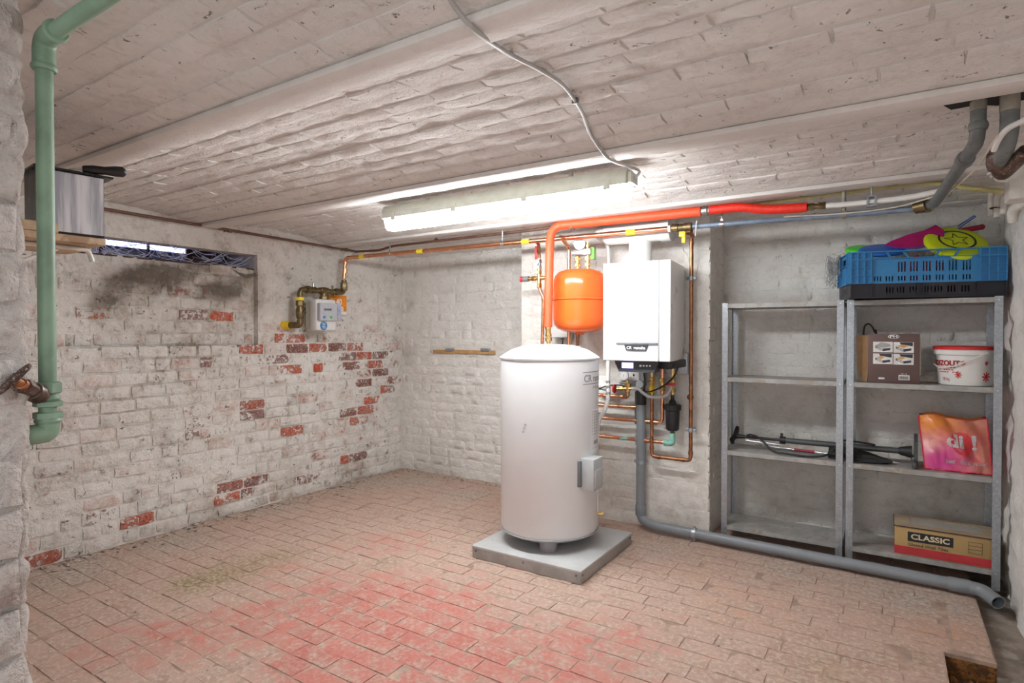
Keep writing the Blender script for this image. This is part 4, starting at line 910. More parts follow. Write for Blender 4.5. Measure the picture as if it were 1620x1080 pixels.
# grey drain pipe
dx = at(1014, 700, Y=3.87).x; Z_ = lambda py: at(1014, py, Y=3.87).z
dr = thing('drain_pipe', 'grey plastic drain pipe dropping from the boiler and running along the floor', 'pipe', (dx, 3.87, 0))
e0 = at(1555, 939, Y=3.74)
ex_ = at(1535, 930, Y=3.79).x
MB().tube(fillet([V((dx, 3.87, Z_(632))), V((dx, 3.87, .075)), V((dx + .09, 3.845, .05)), V((ex_, 3.80, .045))], .06, 8), .0315, 24).build('pipe', 'pvc_grey', dr)
MB().lathe([(0, .034), (.06, .035), (.95, .035), (1, .026)], (dx, 3.87, Z_(640)), (dx, 3.87, Z_(617)), 24).build('funnel_socket', 'black_plastic', dr)
MB().tube([(dx - .045, 3.90, Z_(672)), (dx - .045, 3.90, Z_(620))], .012, 12).build('relief_tube', 'mid_grey', dr)
mouth = V((ex_ + .10, 3.70, .030))
m = MB(); pts = fillet([V((ex_ - .02, 3.80, .045)), V((ex_ + .05, 3.79, .045)), mouth], .05, 8); m.tube(pts, .0335, 24, caps=False); m.tube(pts, .0295, 24, caps=False); m.build('end_elbow', 'pvc_grey', dr)
dd = (pts[-1] - pts[-3]).normalized(); m = MB(); m.torus(mouth, dd, .0315, .003, 24, 8); m.build('mouth_rim', 'pvc_grey', dr)
MB().cyl(mouth - dd * .05, mouth - dd * .045, .029).build('mouth_hollow', 'dark_void', dr)
MB().lathe([(0, .0345), (.05, .036), (.95, .036), (1, .0345)], (ex_ - .09, 3.802, .045), (ex_ + .0, 3.80, .045), 24).build('socket', 'pvc_grey', dr)
MB().lathe([(0, .0345), (.05, .036), (.95, .036), (1, .0345)], (dx, 3.87, .10), (dx, 3.87, .17), 24).build('socket', 'pvc_grey', dr)
for c, ax in ((V((dx, 3.87, Z_(730))), V((0, 0, 1))), (V((at(1098, 850, Y=3.83).x, 3.837, .05)), V((1, 0, 0)))):
    m = MB(); m.cyl(c - ax * .012, c + ax * .012, .036, seg=24); s_ = V((1, 0, 0)) if ax.z else V((0, 0, 1)); m.box(c + s_ * .04 - V((.008, .008, .008)), c + s_ * .04 + V((.008, .008, .008))); m.box(c - s_ * .04 - V((.008, .008, .008)), c - s_ * .04 + V((.008, .008, .008))); m.build('pipe_clip', 'zinc', dr)
# ================================================================ shelving units
SY0, SY1, SH = 3.95, 4.25, 1.545
LEV = (.105, .59, 1.065, 1.54)
def shelving(x0, x1, label):
    t = thing('metal_shelving', label, 'shelving', ((x0 + x1) / 2, (SY0 + SY1) / 2, 0), 'grey metal shelving units')
    for x, sx in ((x0, 1), (x1, -1)):
        for y, sy in ((SY0, 1), (SY1, -1)):
            L_ = [(0, 0), (sx * .036, 0), (sx * .036, sy * .002), (sx * .002, sy * .002), (sx * .002, sy * .036), (0, sy * .036)]
            if sx * sy < 0: L_ = L_[::-1]
            up_ = MB().prism(L_, (x, y, 0), (1, 0, 0), (0, 1, 0), (0, 0, 1), SH).build('upright', 'zinc', t, False)
            for z in LEV:
                if y == SY0: MB().cyl((x + sx * .018, SY0 - .003, z - .015), (x + sx * .018, SY0 + .003, z - .015), .0045, seg=8).build('bolt', 'steel', up_)
    for z in LEV:
        m = MB(); a, b = x0 + .003, x1 - .003; c, d = SY0 + .003, SY1 - .003
        m.box((a, c, z - .002), (b, d, z)); m.box((a, c, z - .030), (b, c + .002, z - .001)); m.box((a, d - .002, z - .030), (b, d, z - .001)); m.box((a, c, z - .030), (a + .002, d, z - .001)); m.box((b - .002, c, z - .030), (b, d, z - .001))
        m.box((a, c, z - .030), (b, c + .014, z - .028))
        m.build('shelf', 'zinc_shelf', t, False)
    return t
shelving(-.922, -.232, 'narrow grey metal shelving unit nearest the pier, mostly empty')
shelving(-.216, .490, 'grey metal shelving unit in the corner, carrying the blue crate')
Z1, Z2, Z3, Z4 = LEV
# ---------------------------------------------------------------- blue and black crate
simple('crate_blue', (0.045, 0.235, 0.50), 0.4, var=0.06, scale=8)
simple('crate_black', (0.022, 0.022, 0.03), 0.45, var=0.15, scale=10)
CE = V((math.cos(R(13)), math.sin(R(13)), 0)); CN = V((-CE.y, CE.x, 0)); CO = V((-.196, 3.85, SH + .001)); CWd, CDp, CHt = .725, .33, .262
def cl(x, y, z): return CO + CE * x + CN * y + V((0, 0, z))
def wallboxes(m, O, ex, ez, en, W_, H_, th, holes):
    """a panel W x H with rectangular openings, made of solid strips"""
    xs = sorted({0.0, W_} | {h_[0] for h_ in holes} | {h_[1] for h_ in holes}); zs = sorted({0.0, H_} | {h_[2] for h_ in holes} | {h_[3] for h_ in holes})
    for j in range(len(zs) - 1):
        zc = (zs[j] + zs[j + 1]) / 2; run = None
        for i in range(len(xs)):
            solid = i < len(xs) - 1 and not any(h_[0] < (xs[i] + xs[i + 1]) / 2 < h_[1] and h_[2] < zc < h_[3] for h_ in holes)
            if solid and run is None: run = xs[i]
            if not solid and run is not None:
                m.prism([(run, zs[j]), (xs[i], zs[j]), (xs[i], zs[j + 1]), (run, zs[j + 1])], O, ex, ez, en, th); run = None
UZ = V((0, 0, 1))
crate = thing('plastic_crate', 'blue plastic crate with a black base on top of the corner shelving', 'crate', cl(CWd / 2, CDp / 2, 0))
def slots(xs, z0, z1, n=3, st=.0145, w_=.007): return [(x + k * st, x + k * st + w_, z0, z1) for x in xs for k in range(n)]
zx = lambda v: (v - 235) / 1275 * CWd
hb = slots([zx(v) for v in (545, 635, 740, 862, 945, 1050, 1160)], .028, .062)
for nm, O, ex, en, W_, holes in (('front_base', cl(0, 0, 0), CE, CN, CWd, hb), ('back_base', cl(0, CDp - .004, 0), CE, CN, CWd, hb),
                                 ('side_base', cl(0, 0, 0), CN, CE, CDp, slots((.09, .15, .21), .028, .062)), ('side_base', cl(CWd - .004, 0, 0), CN, CE, CDp, slots((.09, .15, .21), .028, .062))):
    m = MB(); wallboxes(m, O, ex, UZ, en, W_, .082, .004, holes); m.build(nm, 'crate_black', crate, False)
m = MB(); m.prism([(0, 0), (CWd, 0), (CWd, CDp), (0, CDp)], cl(0, 0, .004), CE, CN, UZ, .004); m.build('floor_panel', 'crate_black', crate, False)
for x in (0.0, zx(410), zx(800), zx(850), zx(1280), CWd - .006):
    MB().prism([(0, 0), (.006, 0), (.006, .082), (0, .082)], cl(x, -.008, 0), CE, UZ, CN, .009).build('base_rib', 'crate_black', crate, False)
MB().prism([(-.006, 0), (CWd + .006, 0), (CWd + .006, .008), (-.006, .008)], cl(0, -.009, 0), CE, UZ, CN, .012).build('base_flange', 'crate_black', crate, False)
H0 = .082; c0_, c1_ = zx(418), zx(1300)
hf = slots([zx(v) for v in (645, 745, 850, 955, 1060, 1170)], .062, .118) + slots([zx(v) for v in (440, 540, 645, 745, 850, 955, 1060, 1170)], .012, .040) + [(c0_ + .01, c1_ - .004, .142, .172)]
for nm, O, ex, en, W_, holes in (('front_wall', cl(0, 0, H0), CE, CN, CWd, hf), ('back_wall', cl(0, CDp - .004, H0), CE, CN, CWd, hf),
                                 ('side_wall', cl(0, 0, H0), CN, CE, CDp, [(.10, .23, .12, .155)] + slots((.12, .17), .02, .07)), ('side_wall', cl(CWd - .004, 0, H0), CN, CE, CDp, [(.10, .23, .12, .155)] + slots((.12, .17), .02, .07))):
    m = MB(); wallboxes(m, O, ex, UZ, en, W_, CHt - H0, .004, holes); m.build(nm, 'crate_blue', crate, False)
for x0, x1 in ((0, c0_), (c1_, CWd)):
    m = MB()
    for k in range(4):
        x = x0 + (x1 - x0 - .005) * k / 3; m.prism([(0, 0), (.005, 0), (.005, CHt - H0), (0, CHt - H0)], cl(x, -.012, H0), CE, UZ, CN, .013)
    for k in range(5):
        z = (CHt - H0 - .004) * k / 4; m.prism([(0, 0), (x1 - x0, 0), (x1 - x0, .004), (0, .004)], cl(x0, -.012, H0 + z), CE, UZ, CN, .013)
    m.build('corner_ribs', 'crate_blue', crate, False)
m = MB()
for y in (0, .06, CDp - .065, CDp - .005): m.prism([(0, 0), (.005, 0), (.005, CHt - H0), (0, CHt - H0)], cl(-.012, y, H0), CN, UZ, CE, .013)
for z in (0, .11, CHt - H0 - .004): m.prism([(0, 0), (CDp, 0), (CDp, .004), (0, .004)], cl(-.012, 0, H0 + z), CN, UZ, CE, .013)
m.build('side_ribs', 'crate_blue', crate, False)
for xa, xb in ((zx(545), zx(580)), (zx(690), zx(725)), (zx(985), zx(950)), (zx(1145), zx(1105))):
    m = MB(); m.prism([(xa - .006, .172), (xb - .006, .142), (xb + .006, .142), (xa + .006, .172)], cl(0, -.006, H0), CE, UZ, CN, .010); m.build('strut', 'crate_blue', crate, False)
m = MB(); m.prism([(0, 0), (CWd, 0), (CWd, .006), (0, .006)], cl(0, -.013, CHt - .006), CE, UZ, CN, .017); m.prism([(0, 0), (CWd, 0), (CWd, .005), (0, .005)], cl(0, -.010, H0 + .136), CE, UZ, CN, .012); m.build('rim', 'crate_blue', crate, False)
# things in the crate
simple('disc_yellow', (0.62, 0.74, 0.008), 0.35, var=0.02); simple('disc_blue', (0.01, 0.14, 0.62), 0.35, var=0.04); simple('disc_green', (0.08, 0.70, 0.04), 0.35, var=0.04)
simple('magenta', (0.42, 0.008, 0.13), 0.4, var=0.1); simple('violet_edge', (0.10, 0.06, 0.42), 0.4); simple('crimson', (0.30, 0.008, 0.035), 0.45); simple('net_red', (0.62, 0.02, 0.025), 0.7, var=0.3, scale=90, bump=1, bscale=150)
simple('blue_wire', (0.05, 0.13, 0.42), 0.4)
def disc(c, n, r, mat, label, ring=False):
    t = thing('flying_disc', label, 'frisbee', c); n = V(n).normalized()
    pr = [(0, r * .93), (.0, r), (.35, r * 1.0), (.62, r * .975), (.82, r * .90), (.93, r * .75), (1, r * .3), (1.0, .001)]
    MB().lathe(pr, V(c) - n * .03, V(c), 48, caps=False).lathe([(0, r * .96), (.75, r * .90), (.9, r * .7), (.96, .001)], V(c) - n * .03, V(c), 48, caps=False).build('disc', mat, t)
    if ring:
        _, u, w_ = MB().frame(n); u2 = (_up - n * _up.dot(n)).normalized(); w2 = n.cross(u2)
        m = MB(); N_ = 40
        for rr, th in ((r * .56, r * .035),):
            for k in range(N_):
                a, b = 2 * PI * k / N_, 2 * PI * (k + 1) / N_
                P = lambda a, q: V(c) + (u2 * math.cos(a) + w2 * math.sin(a)) * q + n * .0008
                m.add([P(a, rr - th), P(a, rr + th), P(b, rr + th), P(b, rr - th)], [(0, 1, 2, 3)])
        pts = [V(c) + (u2 * math.cos(2 * PI * k / 10) + w2 * math.sin(2 * PI * k / 10)) * (r * (.40 if k % 2 == 0 else .16)) + n * .0012 for k in range(10)]
        for a, b in zip(pts, pts[1:] + pts[:1]):
            s_ = (b - a).cross(n).normalized() * r * .014; m.add([a - s_, a + s_, b + s_, b - s_], [(0, 1, 2, 3)])
        m.build('print', 'print_black', t, False, label='black ring and star print')
    return t
fc_ = V(cl(.515, .10, .27)); tc = (CAM - fc_).normalized(); fc_ = at(1514, 379, Y=fc_.y)
disc(fc_, tc * .66 + (_rt * .40 + _up * .92) * .72, .152, 'disc_yellow', 'yellow frisbee with black star print leaning in the blue crate', True)
disc(cl(.19, .17, .306), (0.05, -.36, 1), .120, 'disc_blue', 'blue frisbee lying flat in the blue crate')
disc(at(1353, 390, Y=4.08) + V((.015, .03, .002)), (.0, -.35, .9), .070, 'disc_green', 'small bright green frisbee at the left end of the crate')
ba, bb2 = at(1403, 389, Y=4.04), at(1482, 369, Y=4.10); bx = (bb2 - ba).normalized(); bup = (UZ - bx * UZ.dot(bx)).normalized(); bn = bx.cross(bup)
bat = thing('beach_bat', 'magenta beach bat with violet edge sticking out of the crate', 'bat', ba)
tilt = (bup * .45 - bn * -.9).normalized(); wv = bx.cross(tilt)
bl_ = (bb2 - ba).length
poly = [(-.01, .0), (.03, -.035), (.12, -.07), (bl_ * .8, -.08), (bl_ * 1.05, -.05), (bl_ * 1.12, 0), (bl_ * 1.05, .05), (bl_ * .8, .03), (.12, .03), (.03, .015)]
nb = bx.cross(V((0, .35, .94))).normalized(); ey_ = nb.cross(bx) * -1
ey_ = (V((0, .55, .83)) - bx * V((0, .55, .83)).dot(bx)).normalized()
MB().prism(poly, ba, bx, ey_, bx.cross(ey_), .016).build('blade', 'magenta', bat, False)
e2 = [ba + bx * x + ey_ * y + bx.cross(ey_) * .008 for x, y in poly]; MB().tube(e2 + [e2[0]], .006, 8).build('edge_band', 'violet_edge', bat)
ha, hb_ = at(1530, 363, Y=4.18), at(1553, 359, Y=4.2)
m = MB(); hx = (hb_ - ha).normalized(); m.tube([ha - hx * .08, ha, hb_], [.010, .014, .015], 12); m.sphere(hb_, .016); m.build('handle', 'crimson', bat)
tag(recentre(MB().tube(fillet([at(1515, 358, Y=4.16), at(1541, 341, Y=4.16), at(1543.5, 342.5, Y=4.16), at(1518, 360, Y=4.16), at(1512, 366, Y=4.16)], .004, 3), .0035, 8).build('wire_handle', 'blue_wire')), 'thin blue wire loop standing up behind the yellow frisbee', 'wire')
m = MB(); bm = bmesh.new(); bmesh.ops.create_icosphere(bm, subdivisions=4, radius=1); c = V(cl(.37, .14, .17))
for v in bm.verts: d = .85 + .35 * mnoise.fractal(v.co * 2.2, .8, 2, 5); v.co = c + V((v.co.x * .13 * d, v.co.y * .10 * d, v.co.z * .075 * d))
m.frombm(bm); tag(recentre(m.build('red_net_bag', 'net_red', angle=180)), 'crumpled red mesh bag inside the blue crate', 'bag')
m = MB(); c = V(cl(.62, .13, .10)); m.box(c - V((.06, .06, .09)), c + V((.06, .06, .07)), .02); tag(recentre(m.build('dark_pouch', 'black_rubber')), 'dark pouch at the right end inside the blue crate', 'pouch')
# tangled net hanging off the crate's left end
nt = MB(); c = at(1317, 428, Y=4.1); rr_ = random.Random(3)
for k in range(16):
    p = [c + V((rr_.uniform(-.035, .045), rr_.uniform(-.05, .05), rr_.uniform(-.10, .09))) for _ in range(6)]; nt.tube(spline([at(1330, 405, Y=4.1)] + p if k % 3 == 0 else p, 5), .0018, 5)
nt = nt.build('string_net', simple('net_grey', (0.45, 0.45, 0.44), 0.6), angle=80); tag(recentre(nt), 'tangle of pale string net hanging off the left end of the crate', 'net')

# ---------------------------------------------------------------- grill carton
simple('carton_brown', (0.125, 0.075, 0.068), 0.55, var=0.05); simple('kraft', (0.48, 0.30, 0.15), 0.75, var=0.08); simple('carton_edge', (0.55, 0.48, 0.40), 0.8)
simple('photo_white', (0.75, 0.74, 0.72), 0.5); simple('photo_grey', (0.38, 0.38, 0.39), 0.5); simple('photo_dark', (0.035, 0.033, 0.04), 0.5); simple('photo_toast', (0.62, 0.33, 0.10), 0.5)
g0x, g1x, gy, gz0 = at(1373, 600, Y=3.985).x, at(1455, 600, Y=3.985).x, 3.985, Z3 + .001
gz1 = at(1410, 528, Y=3.985).z; GW, GH = g1x - g0x, gz1 - gz0
gr = thing('grill_carton', 'dark brown grill carton with four product photos on the second shelf', 'carton', ((g0x + g1x) / 2, gy + .09, gz0))
MB().box((g0x, gy, gz0), (g1x, gy + .18, gz1), .002).build('carton', 'carton_brown', gr)
MB().box((g1x - .001, gy + .004, gz0 + .05), (g1x + .004, gy + .17, gz1 - .02), .001).build('open_flap', 'carton_edge', gr)
FX, FZ = V((1, 0, 0)), V((0, 0, 1))
def gp_(u, v, lift=.0015): return V((g0x + GW * u, gy - lift, gz0 + GH * v))
def quad(m, u0, v0, u1, v1, lift=.0015): m.add([gp_(u0, v0, lift), gp_(u1, v0, lift), gp_(u1, v1, lift), gp_(u0, v1, lift)], [(0, 1, 2, 3)])
def poly_(m, pts, lift): m.add([gp_(u, v, lift) for u, v in pts], [tuple(range(len(pts)))])
for (u0, v0), kind in (((.10, .625), 0), ((.50, .62), 1), ((.10, .385), 2), ((.50, .38), 3)):
    m = MB(); quad(m, u0, v0, u0 + .385, v0 + .215); ph = m.build('photo', 'photo_white', gr, False)
    P = lambda a, b: (u0 + .385 * a, v0 + .215 * b)
    m = MB(); poly_(m, [P(.12, .38), P(.52, .10), P(.88, .22), P(.88, .42), P(.5, .34), P(.12, .6)], .002); m.build('grill_base', 'photo_dark', ph, False)
    m = MB(); poly_(m, [P(.16, .36), P(.5, .14), P(.5, .30), P(.16, .52)], .0023); m.build('grill_front', 'photo_grey', ph, False)
    if kind == 0: m = MB(); poly_(m, [P(.08, .62), P(.42, .95), P(.85, .80), P(.9, .55), P(.5, .42)], .0024); m.build('grill_lid', 'photo_grey', ph, False)
    else:
        m = MB(); poly_(m, [P(.3, .98), P(.95, .98), P(.95, .62), P(.35, .78)], .0024); m.build('grill_lid', 'photo_dark', ph, False)
        m = MB(); poly_(m, [P(.18, .62), P(.4, .78), P(.6 if kind != 1 else .75, .62), P(.4 if kind != 1 else .5, .46)], .0026); m.build('toast', 'photo_toast', ph, False)
    m = MB()
    for q in range(2): cx2 = .25 + .13 * q; poly_(m, [P(cx2, .36 - .06 * q), P(cx2 + .08, .33 - .06 * q), P(cx2 + .08, .40 - .06 * q), P(cx2, .43 - .06 * q)], .0028)
    m.build('dial', 'photo_white', ph, False)
m = MB(); N_ = 24; lo = [(.5 + .11 * math.cos(2 * PI * k / N_), .945 + .042 * math.sin(2 * PI * k / N_)) for k in range(N_)]; poly_(m, lo, .0014); lg = m.build('logo_oval', 'photo_white', gr, False)
m = MB(); poly_(m, [(.5 + (u - .5) * .9, .945 + (v - .945) * .82) for u, v in lo], .0018); m.build('logo_fill', 'photo_dark', lg, False)
m = MB(); lettering(m, 'PH', .021, gp_(.5, .945, .002), FX, FZ, sx=1.5, bold=.0006); m.build('lettering', 'photo_white', lg, False)
m = MB(); quad(m, .60, .07, .81, .17); bc = m.build('barcode_label', 'photo_white', gr, False)
m = MB()
for k in range(14): u = .62 + k * .0125; quad(m, u, .085, u + (.006 if k % 3 else .009), .15, .0022)
m.build('bars', 'photo_dark', bc, False)
m = MB(); quad(m, .21, .075, .33, .11); m.build('small_print', 'photo_white', gr, False)
m = MB(); lettering(m, 'CE 10', .012, gp_(.70, .19, .0016), FX, FZ); m.build('lettering', 'photo_white', gr, False)
fa = at(1356, 526, Y=4.0).x
t = thing('cardboard_flaps', 'torn kraft cardboard standing left of the brown grill carton', 'cardboard', ((fa + g0x) / 2, 4.08, gz0))
m = MB(); m.prism([(0, 0), (.03, 0), (.045, GH * .96), (.004, GH * .98)], (fa + .022, 4.01, gz0 + .0), (1, 0, 0), (0, 0, 1), (0, 1, 0), .004); m.build('flap', 'kraft', t, False)
m = MB(); m.prism([(.0, GH * .25), (.025, 0.02), (.03, GH * .97), (-.006, GH * .98)], (fa, 4.02, gz0), (1, 0, 0), (0, 0, 1), (.12, 1, 0), .004); m.build('flap', 'kraft', t, False)
MB().box((fa + .0, 4.03, gz0), (g0x - .004, 4.15, gz0 + .07), .004).build('inner_tray', 'carton_edge', t)
m = MB(); wq = at(1366, 528, Y=4.06); w2_ = at(1384, 528, Y=4.06)
m.tube(spline([wq + V((0, 0, -.10)), wq, at(1368, 516, Y=4.06), at(1374, 512, Y=4.06), at(1380, 517, Y=4.06), w2_ + V((0, 0, .01)), w2_ + V((.005, .10, .0)), w2_ + V((.01, .13, -.27))], 6), .005, 8)
tag(recentre(m.build('appliance_cord', 'black_rubber')), 'black cord looping up behind the brown grill carton', 'cable')

# ---------------------------------------------------------------- road salt bucket
simple('bucket_white', (0.76, 0.755, 0.73), 0.4, var=0.03, scale=9, col2=(0.5, 0.46, 0.40), thr=0.70); simple('lid_red', (0.62, 0.018, 0.022), 0.35, var=0.05); simple('print_red', (0.60, 0.03, 0.035), 0.5)
bc_ = at(1527, 600, Y=4.09); bz0, bz1 = Z3 + .001, at(1527, 547, Y=4.09).z; br0, br1 = .122, .139
bk = thing('salt_bucket', 'white plastic salt bucket with red lid and red print', 'bucket', (bc_.x, 4.09, bz0)); BC = V((bc_.x, 4.09, 0)); BH = bz1 - bz0
def bv(z): return (BC.x, BC.y, z)
body_ = MB().lathe([(0, br0 - .004), (.02, br0), (.82, br1 - .006), (.83, br1 + .006), (.93, br1 + .008), (.96, br1 + .004), (1, br1 + .002)], bv(bz0), bv(bz1 - .012), 56).build('pail', 'bucket_white', bk)
MB().lathe([(0, br1 + .010), (.75, br1 + .011), (1, br1 + .003)], bv(bz1 - .018), bv(bz1), 56).build('lid', 'lid_red', bk)
AB = math.atan2(-BC.y, -BC.x)
def on_b(a, z, off=.0012): rr = br0 + (br1 - br0) * (z / BH) * 1.02 + off; return V((BC.x + rr * math.cos(a), BC.y + rr * math.sin(a), bz0 + z))
wb = lambda a0, z0: (lambda x, y, z: on_b(a0 + x / .16, z0 + y))
m = MB(); lettering(m, 'DOOIZOUT', .040, (0, 0, 0), (1, 0, 0), (0, 1, 0), 'RIGHT', 1.15, bold=.0012, fn=wb(AB - R(10), BH * .56)); m.build('lettering', 'print_red', body_, False, label='red product lettering')
m = MB()
for k in range(3):
    for q in range(7):
        if (q * 3 + k) % 5 == 4: continue
        w0_, w1_ = AB - R(62 - 6.4 * q - 2 * k), AB - R(57.4 - 6.4 * q - 2 * k); zz_ = BH * (.44 - .055 * k)
        m.add([on_b(w0_, zz_), on_b(w1_, zz_), on_b(w1_, zz_ + .005), on_b(w0_, zz_ + .005)], [(0, 1, 2, 3)])
m.build('small_print', 'print_red', body_, False)
m = MB(); lettering(m, '10 kg', .024, (0, 0, 0), (1, 0, 0), (0, 1, 0), 'RIGHT', 1.1, fn=wb(AB - R(32), BH * .16)); m.build('lettering', 'print_red', body_, False)
for a, zz_, s_ in ((AB - R(14), .28, .020), (AB + R(44), .24, .028), (AB + R(42), .58, .014), (AB - R(4), .58, .014)):
    m = MB()
    for k in range(4):
        b = PI * k / 4
        for sg_ in (1,):
            dx_, dz_ = math.cos(b) * s_, math.sin(b) * s_; nx_, nz_ = -math.sin(b) * s_ * .13, math.cos(b) * s_ * .13
            P = lambda x, z: on_b(a + x / .16, BH * zz_ + z, .0015)
            m.add([P(-dx_ - nx_, -dz_ - nz_), P(dx_ - nx_, dz_ - nz_), P(dx_ + nx_, dz_ + nz_), P(-dx_ + nx_, -dz_ + nz_)], [(0, 1, 2, 3)])
    m.build('snowflake_print', 'print_red', body_, False)
m = MB(); hpnts = [on_b(AB - R(62) + R(124) * k / 14, BH * (.86 - .36 * math.sin(PI * min(1, k / 14 * .62 + .0)) if k < 12 else .80), .007 + .01 * math.sin(PI * k / 14)) for k in range(15)]
m.tube(spline([on_b(AB - R(75), BH * .52, .012), on_b(AB - R(50), BH * .44, .012), on_b(AB - R(20), BH * .50, .012), on_b(AB + R(5), BH * .64, .010), on_b(AB + R(25), BH * .76, .008), on_b(AB + R(40), BH * .84, .010)], 6), .0035, 8); m.build('handle', 'bucket_white', bk)

# ---------------------------------------------------------------- track pump, umbrella, shopping bag
simple('pump_grey', (0.085, 0.095, 0.095), 0.4, 0.3, var=0.05)
YPm = 4.10; zc = Z2 + .075
pm = thing('track_pump', 'dark grey bicycle track pump lying across both shelves', 'pump', (at(1300, 700, Y=YPm).x, YPm, Z2))
def pp(px, dz=0): return V((at(px, 700, Y=YPm).x, YPm, zc + dz))
MB().cyl(pp(1240), pp(1428), .0175, seg=20).build('barrel', 'pump_grey', pm)
MB().cyl(pp(1176), pp(1240), .009, seg=12).build('rod', 'black_plastic', pm)
m = MB(); m.cyl(pp(1234), pp(1243), .024); m.box(pp(1236) + V((-.006, -.008, .01)), pp(1236) + V((.010, .008, .045)), .004); m.build('collar', 'black_plastic', pm)
m = MB(); h_ = pp(1163); m.tube([h_ + V((0, -.07, -.035)), h_ + V((-.01, -.05, -.02)), h_, h_ + V((0, .05, .03)), h_ + V((.0, .07, .05))], [.012, .016, .018, .016, .012], 14); m.lathe([(0, .017), (1, .011)], h_, pp(1179), 14); m.build('handle', 'black_plastic', pm)
MB().lathe([(0, .018), (.2, .024), (.7, .032), (1, .036)], pp(1421), pp(1443), 22).build('base_cone', 'black_rubber', pm)
m = MB(); bpnt = pp(1446); fr_ = V((1, 0, 0)); mid_ = [(-.11, .0), (-.06, .035), (.0, .05), (.06, .035), (.11, .0), (.06, -.03), (0, -.045), (-.06, -.03)]
d_ = V((0, -.62, -.78)).normalized(); e_ = V((0, .78, -.62)).normalized()
d_ = V((0, .35, .93)).normalized(); e_ = fr_.cross(d_); dpl = [(x * 1.0, y) for x, y in mid_]
zb_ = bpnt.z - Z2
m.prism([(-.074, -.025), (-.02, -.045), (.05, -.04), (.10, -.016), (.11, .0), (.10, .016), (.05, .04), (-.02, .045), (-.074, .025)], bpnt, d_, e_, fr_, .018); m.build('foot_plate', 'pump_grey', pm, False)
m = MB(); m.box(bpnt + V((-.012, -.14, -.074)), bpnt + V((.012, -.03, -.035)), .012); m.box(bpnt + V((-.014, -.05, -.074)), bpnt + V((.014, .06, -.02)), .012); m.build('step_wing', 'pump_grey', pm)
MB().tube(spline([pp(1182, .012) + V((0, -.02, 0)), pp(1190, .022) + V((0, -.03, 0)), pp(1205, .005) + V((0, -.05, 0)), V((at(1222, 716, Y=4.0).x, 4.0, Z2 + .02)), V((at(1245, 720, Y=3.98).x, 3.985, Z2 + .012)), V((at(1290, 724, Y=3.98).x, 3.985, Z2 + .012)), V((at(1315, 712, Y=4.02).x, 4.02, Z2 + .04)), pp(1332, .03) + V((0, -.02, 0)), pp(1355, .030), pp(1385, .022)], 8), .0062, 10).build('hose', 'black_rubber', pm)
MB().cyl(pp(1181, -.02) + V((0, -.02, 0)), pp(1235, -.028) + V((0, -.02, 0)), .008).build('gauge_tube', 'steel', pm)
um = thing('umbrella', 'folded black umbrella with a silver shaft lying under the pump', 'umbrella', (at(1340, 720, Y=4.08).x, 4.05, Z2))
ua, ub = V((at(1195, 705, Y=4.16).x, 4.17, Z2 + .016)), V((at(1312, 716, Y=4.10).x, 4.07, Z2 + .022)); uc = V((at(1412, 728, Y=4.05).x, 4.03, Z2 + .018))
MB().cyl(ua, ub, .006).build('shaft', 'steel', um); MB().cyl(ua.lerp(ub, .55), ua.lerp(ub, .82), .0085).build('shaft_grip', 'crimson', um)
m = MB(); N_ = 22; pts = []; 
for k in range(13):
    s_ = k / 12; c = ub.lerp(uc, s_); r_ = .030 * (1 - s_) ** .6 * (1 + .5 * math.sin(s_ * PI)) + .006
    for q in range(N_):
        a = 2 * PI * q / N_; w_ = 1 + .22 * math.sin(a * 5 + s_ * 4) ; pts.append(c + V((0, math.cos(a) * r_ * w_ * 1.7, max(-.016 , math.sin(a) * r_ * w_ * 1.1))))
m.add(pts, [(k * N_ + q, k * N_ + (q + 1) % N_, (k + 1) * N_ + (q + 1) % N_, (k + 1) * N_ + q) for k in range(12) for q in range(N_)] + [tuple(range(N_))[::-1], tuple(12 * N_ + q for q in range(N_))]); m.build('canopy', 'black_rubber', um, angle=60)
MB().lathe([(0, .007), (.5, .005), (1, .002)], uc, uc + (uc - ub).normalized() * .035, 10).build('ferrule', 'steel', um)
# shopping bag
s00, s10, s01, s11 = at(1463, 738, Y=4.01), at(1570, 748, Y=4.01), at(1453, 657, Y=4.09), at(1562, 661, Y=4.09)
for q in (s00, s10): q.z = Z2 + .004
def bagp(u, v, off=0.0):
    p = s00 * (1 - u) * (1 - v) + s10 * u * (1 - v) + s01 * (1 - u) * v + s11 * u * v; p.z += v * (.010 * math.sin(u * 7) - .012 * u)
    bul = .022 * math.sin(PI * min(1, max(0, u))) * math.sin(PI * min(1, max(0, v * .9 + .05)))
    wr = .026 * mnoise.fractal(V((u * 3.2, v * 2.6 + u * 1.5, 4.0)), .8, 2.1, 4) * min(1, 6 * min(u, 1 - u) + .2)
    wr += .006 * math.sin((u * 2.2 + v * 1.4) * 5) * v
    n = V((0, -.93, .35)); return p + n * (bul + wr + off)
tb = NT('bag_print')
def bb_(u, v, r, a): p = bagp(u, v); return (p.x, p.y, p.z, r, a)
c = (0.62, 0.20, 0.14); col = tb.mix(tb.blobs([bb_(.85, .5, .25, 1.0)]), (0.62, 0.22, 0.16), (0.60, 0.20, 0.13))
col = tb.mix(tb.blobs([bb_(.12, .85, .24, 1.0)]), col, (0.80, 0.26, 0.03)); col = tb.mix(tb.blobs([bb_(.25, .15, .22, 1.0)]), col, (0.68, 0.06, 0.30)); col = tb.mix(tb.blobs([bb_(.12, .5, .10, .7)]), col, (0.78, 0.42, 0.35))
col = tb.mix(tb.math('MULTIPLY', tb.rng(tb.noise(14, 5), .5, .62), .35), col, (0.62, 0.05, 0.10))
tb.bsdf(Base_Color=col, Roughness=0.32, Specular_IOR_Level=0.5)
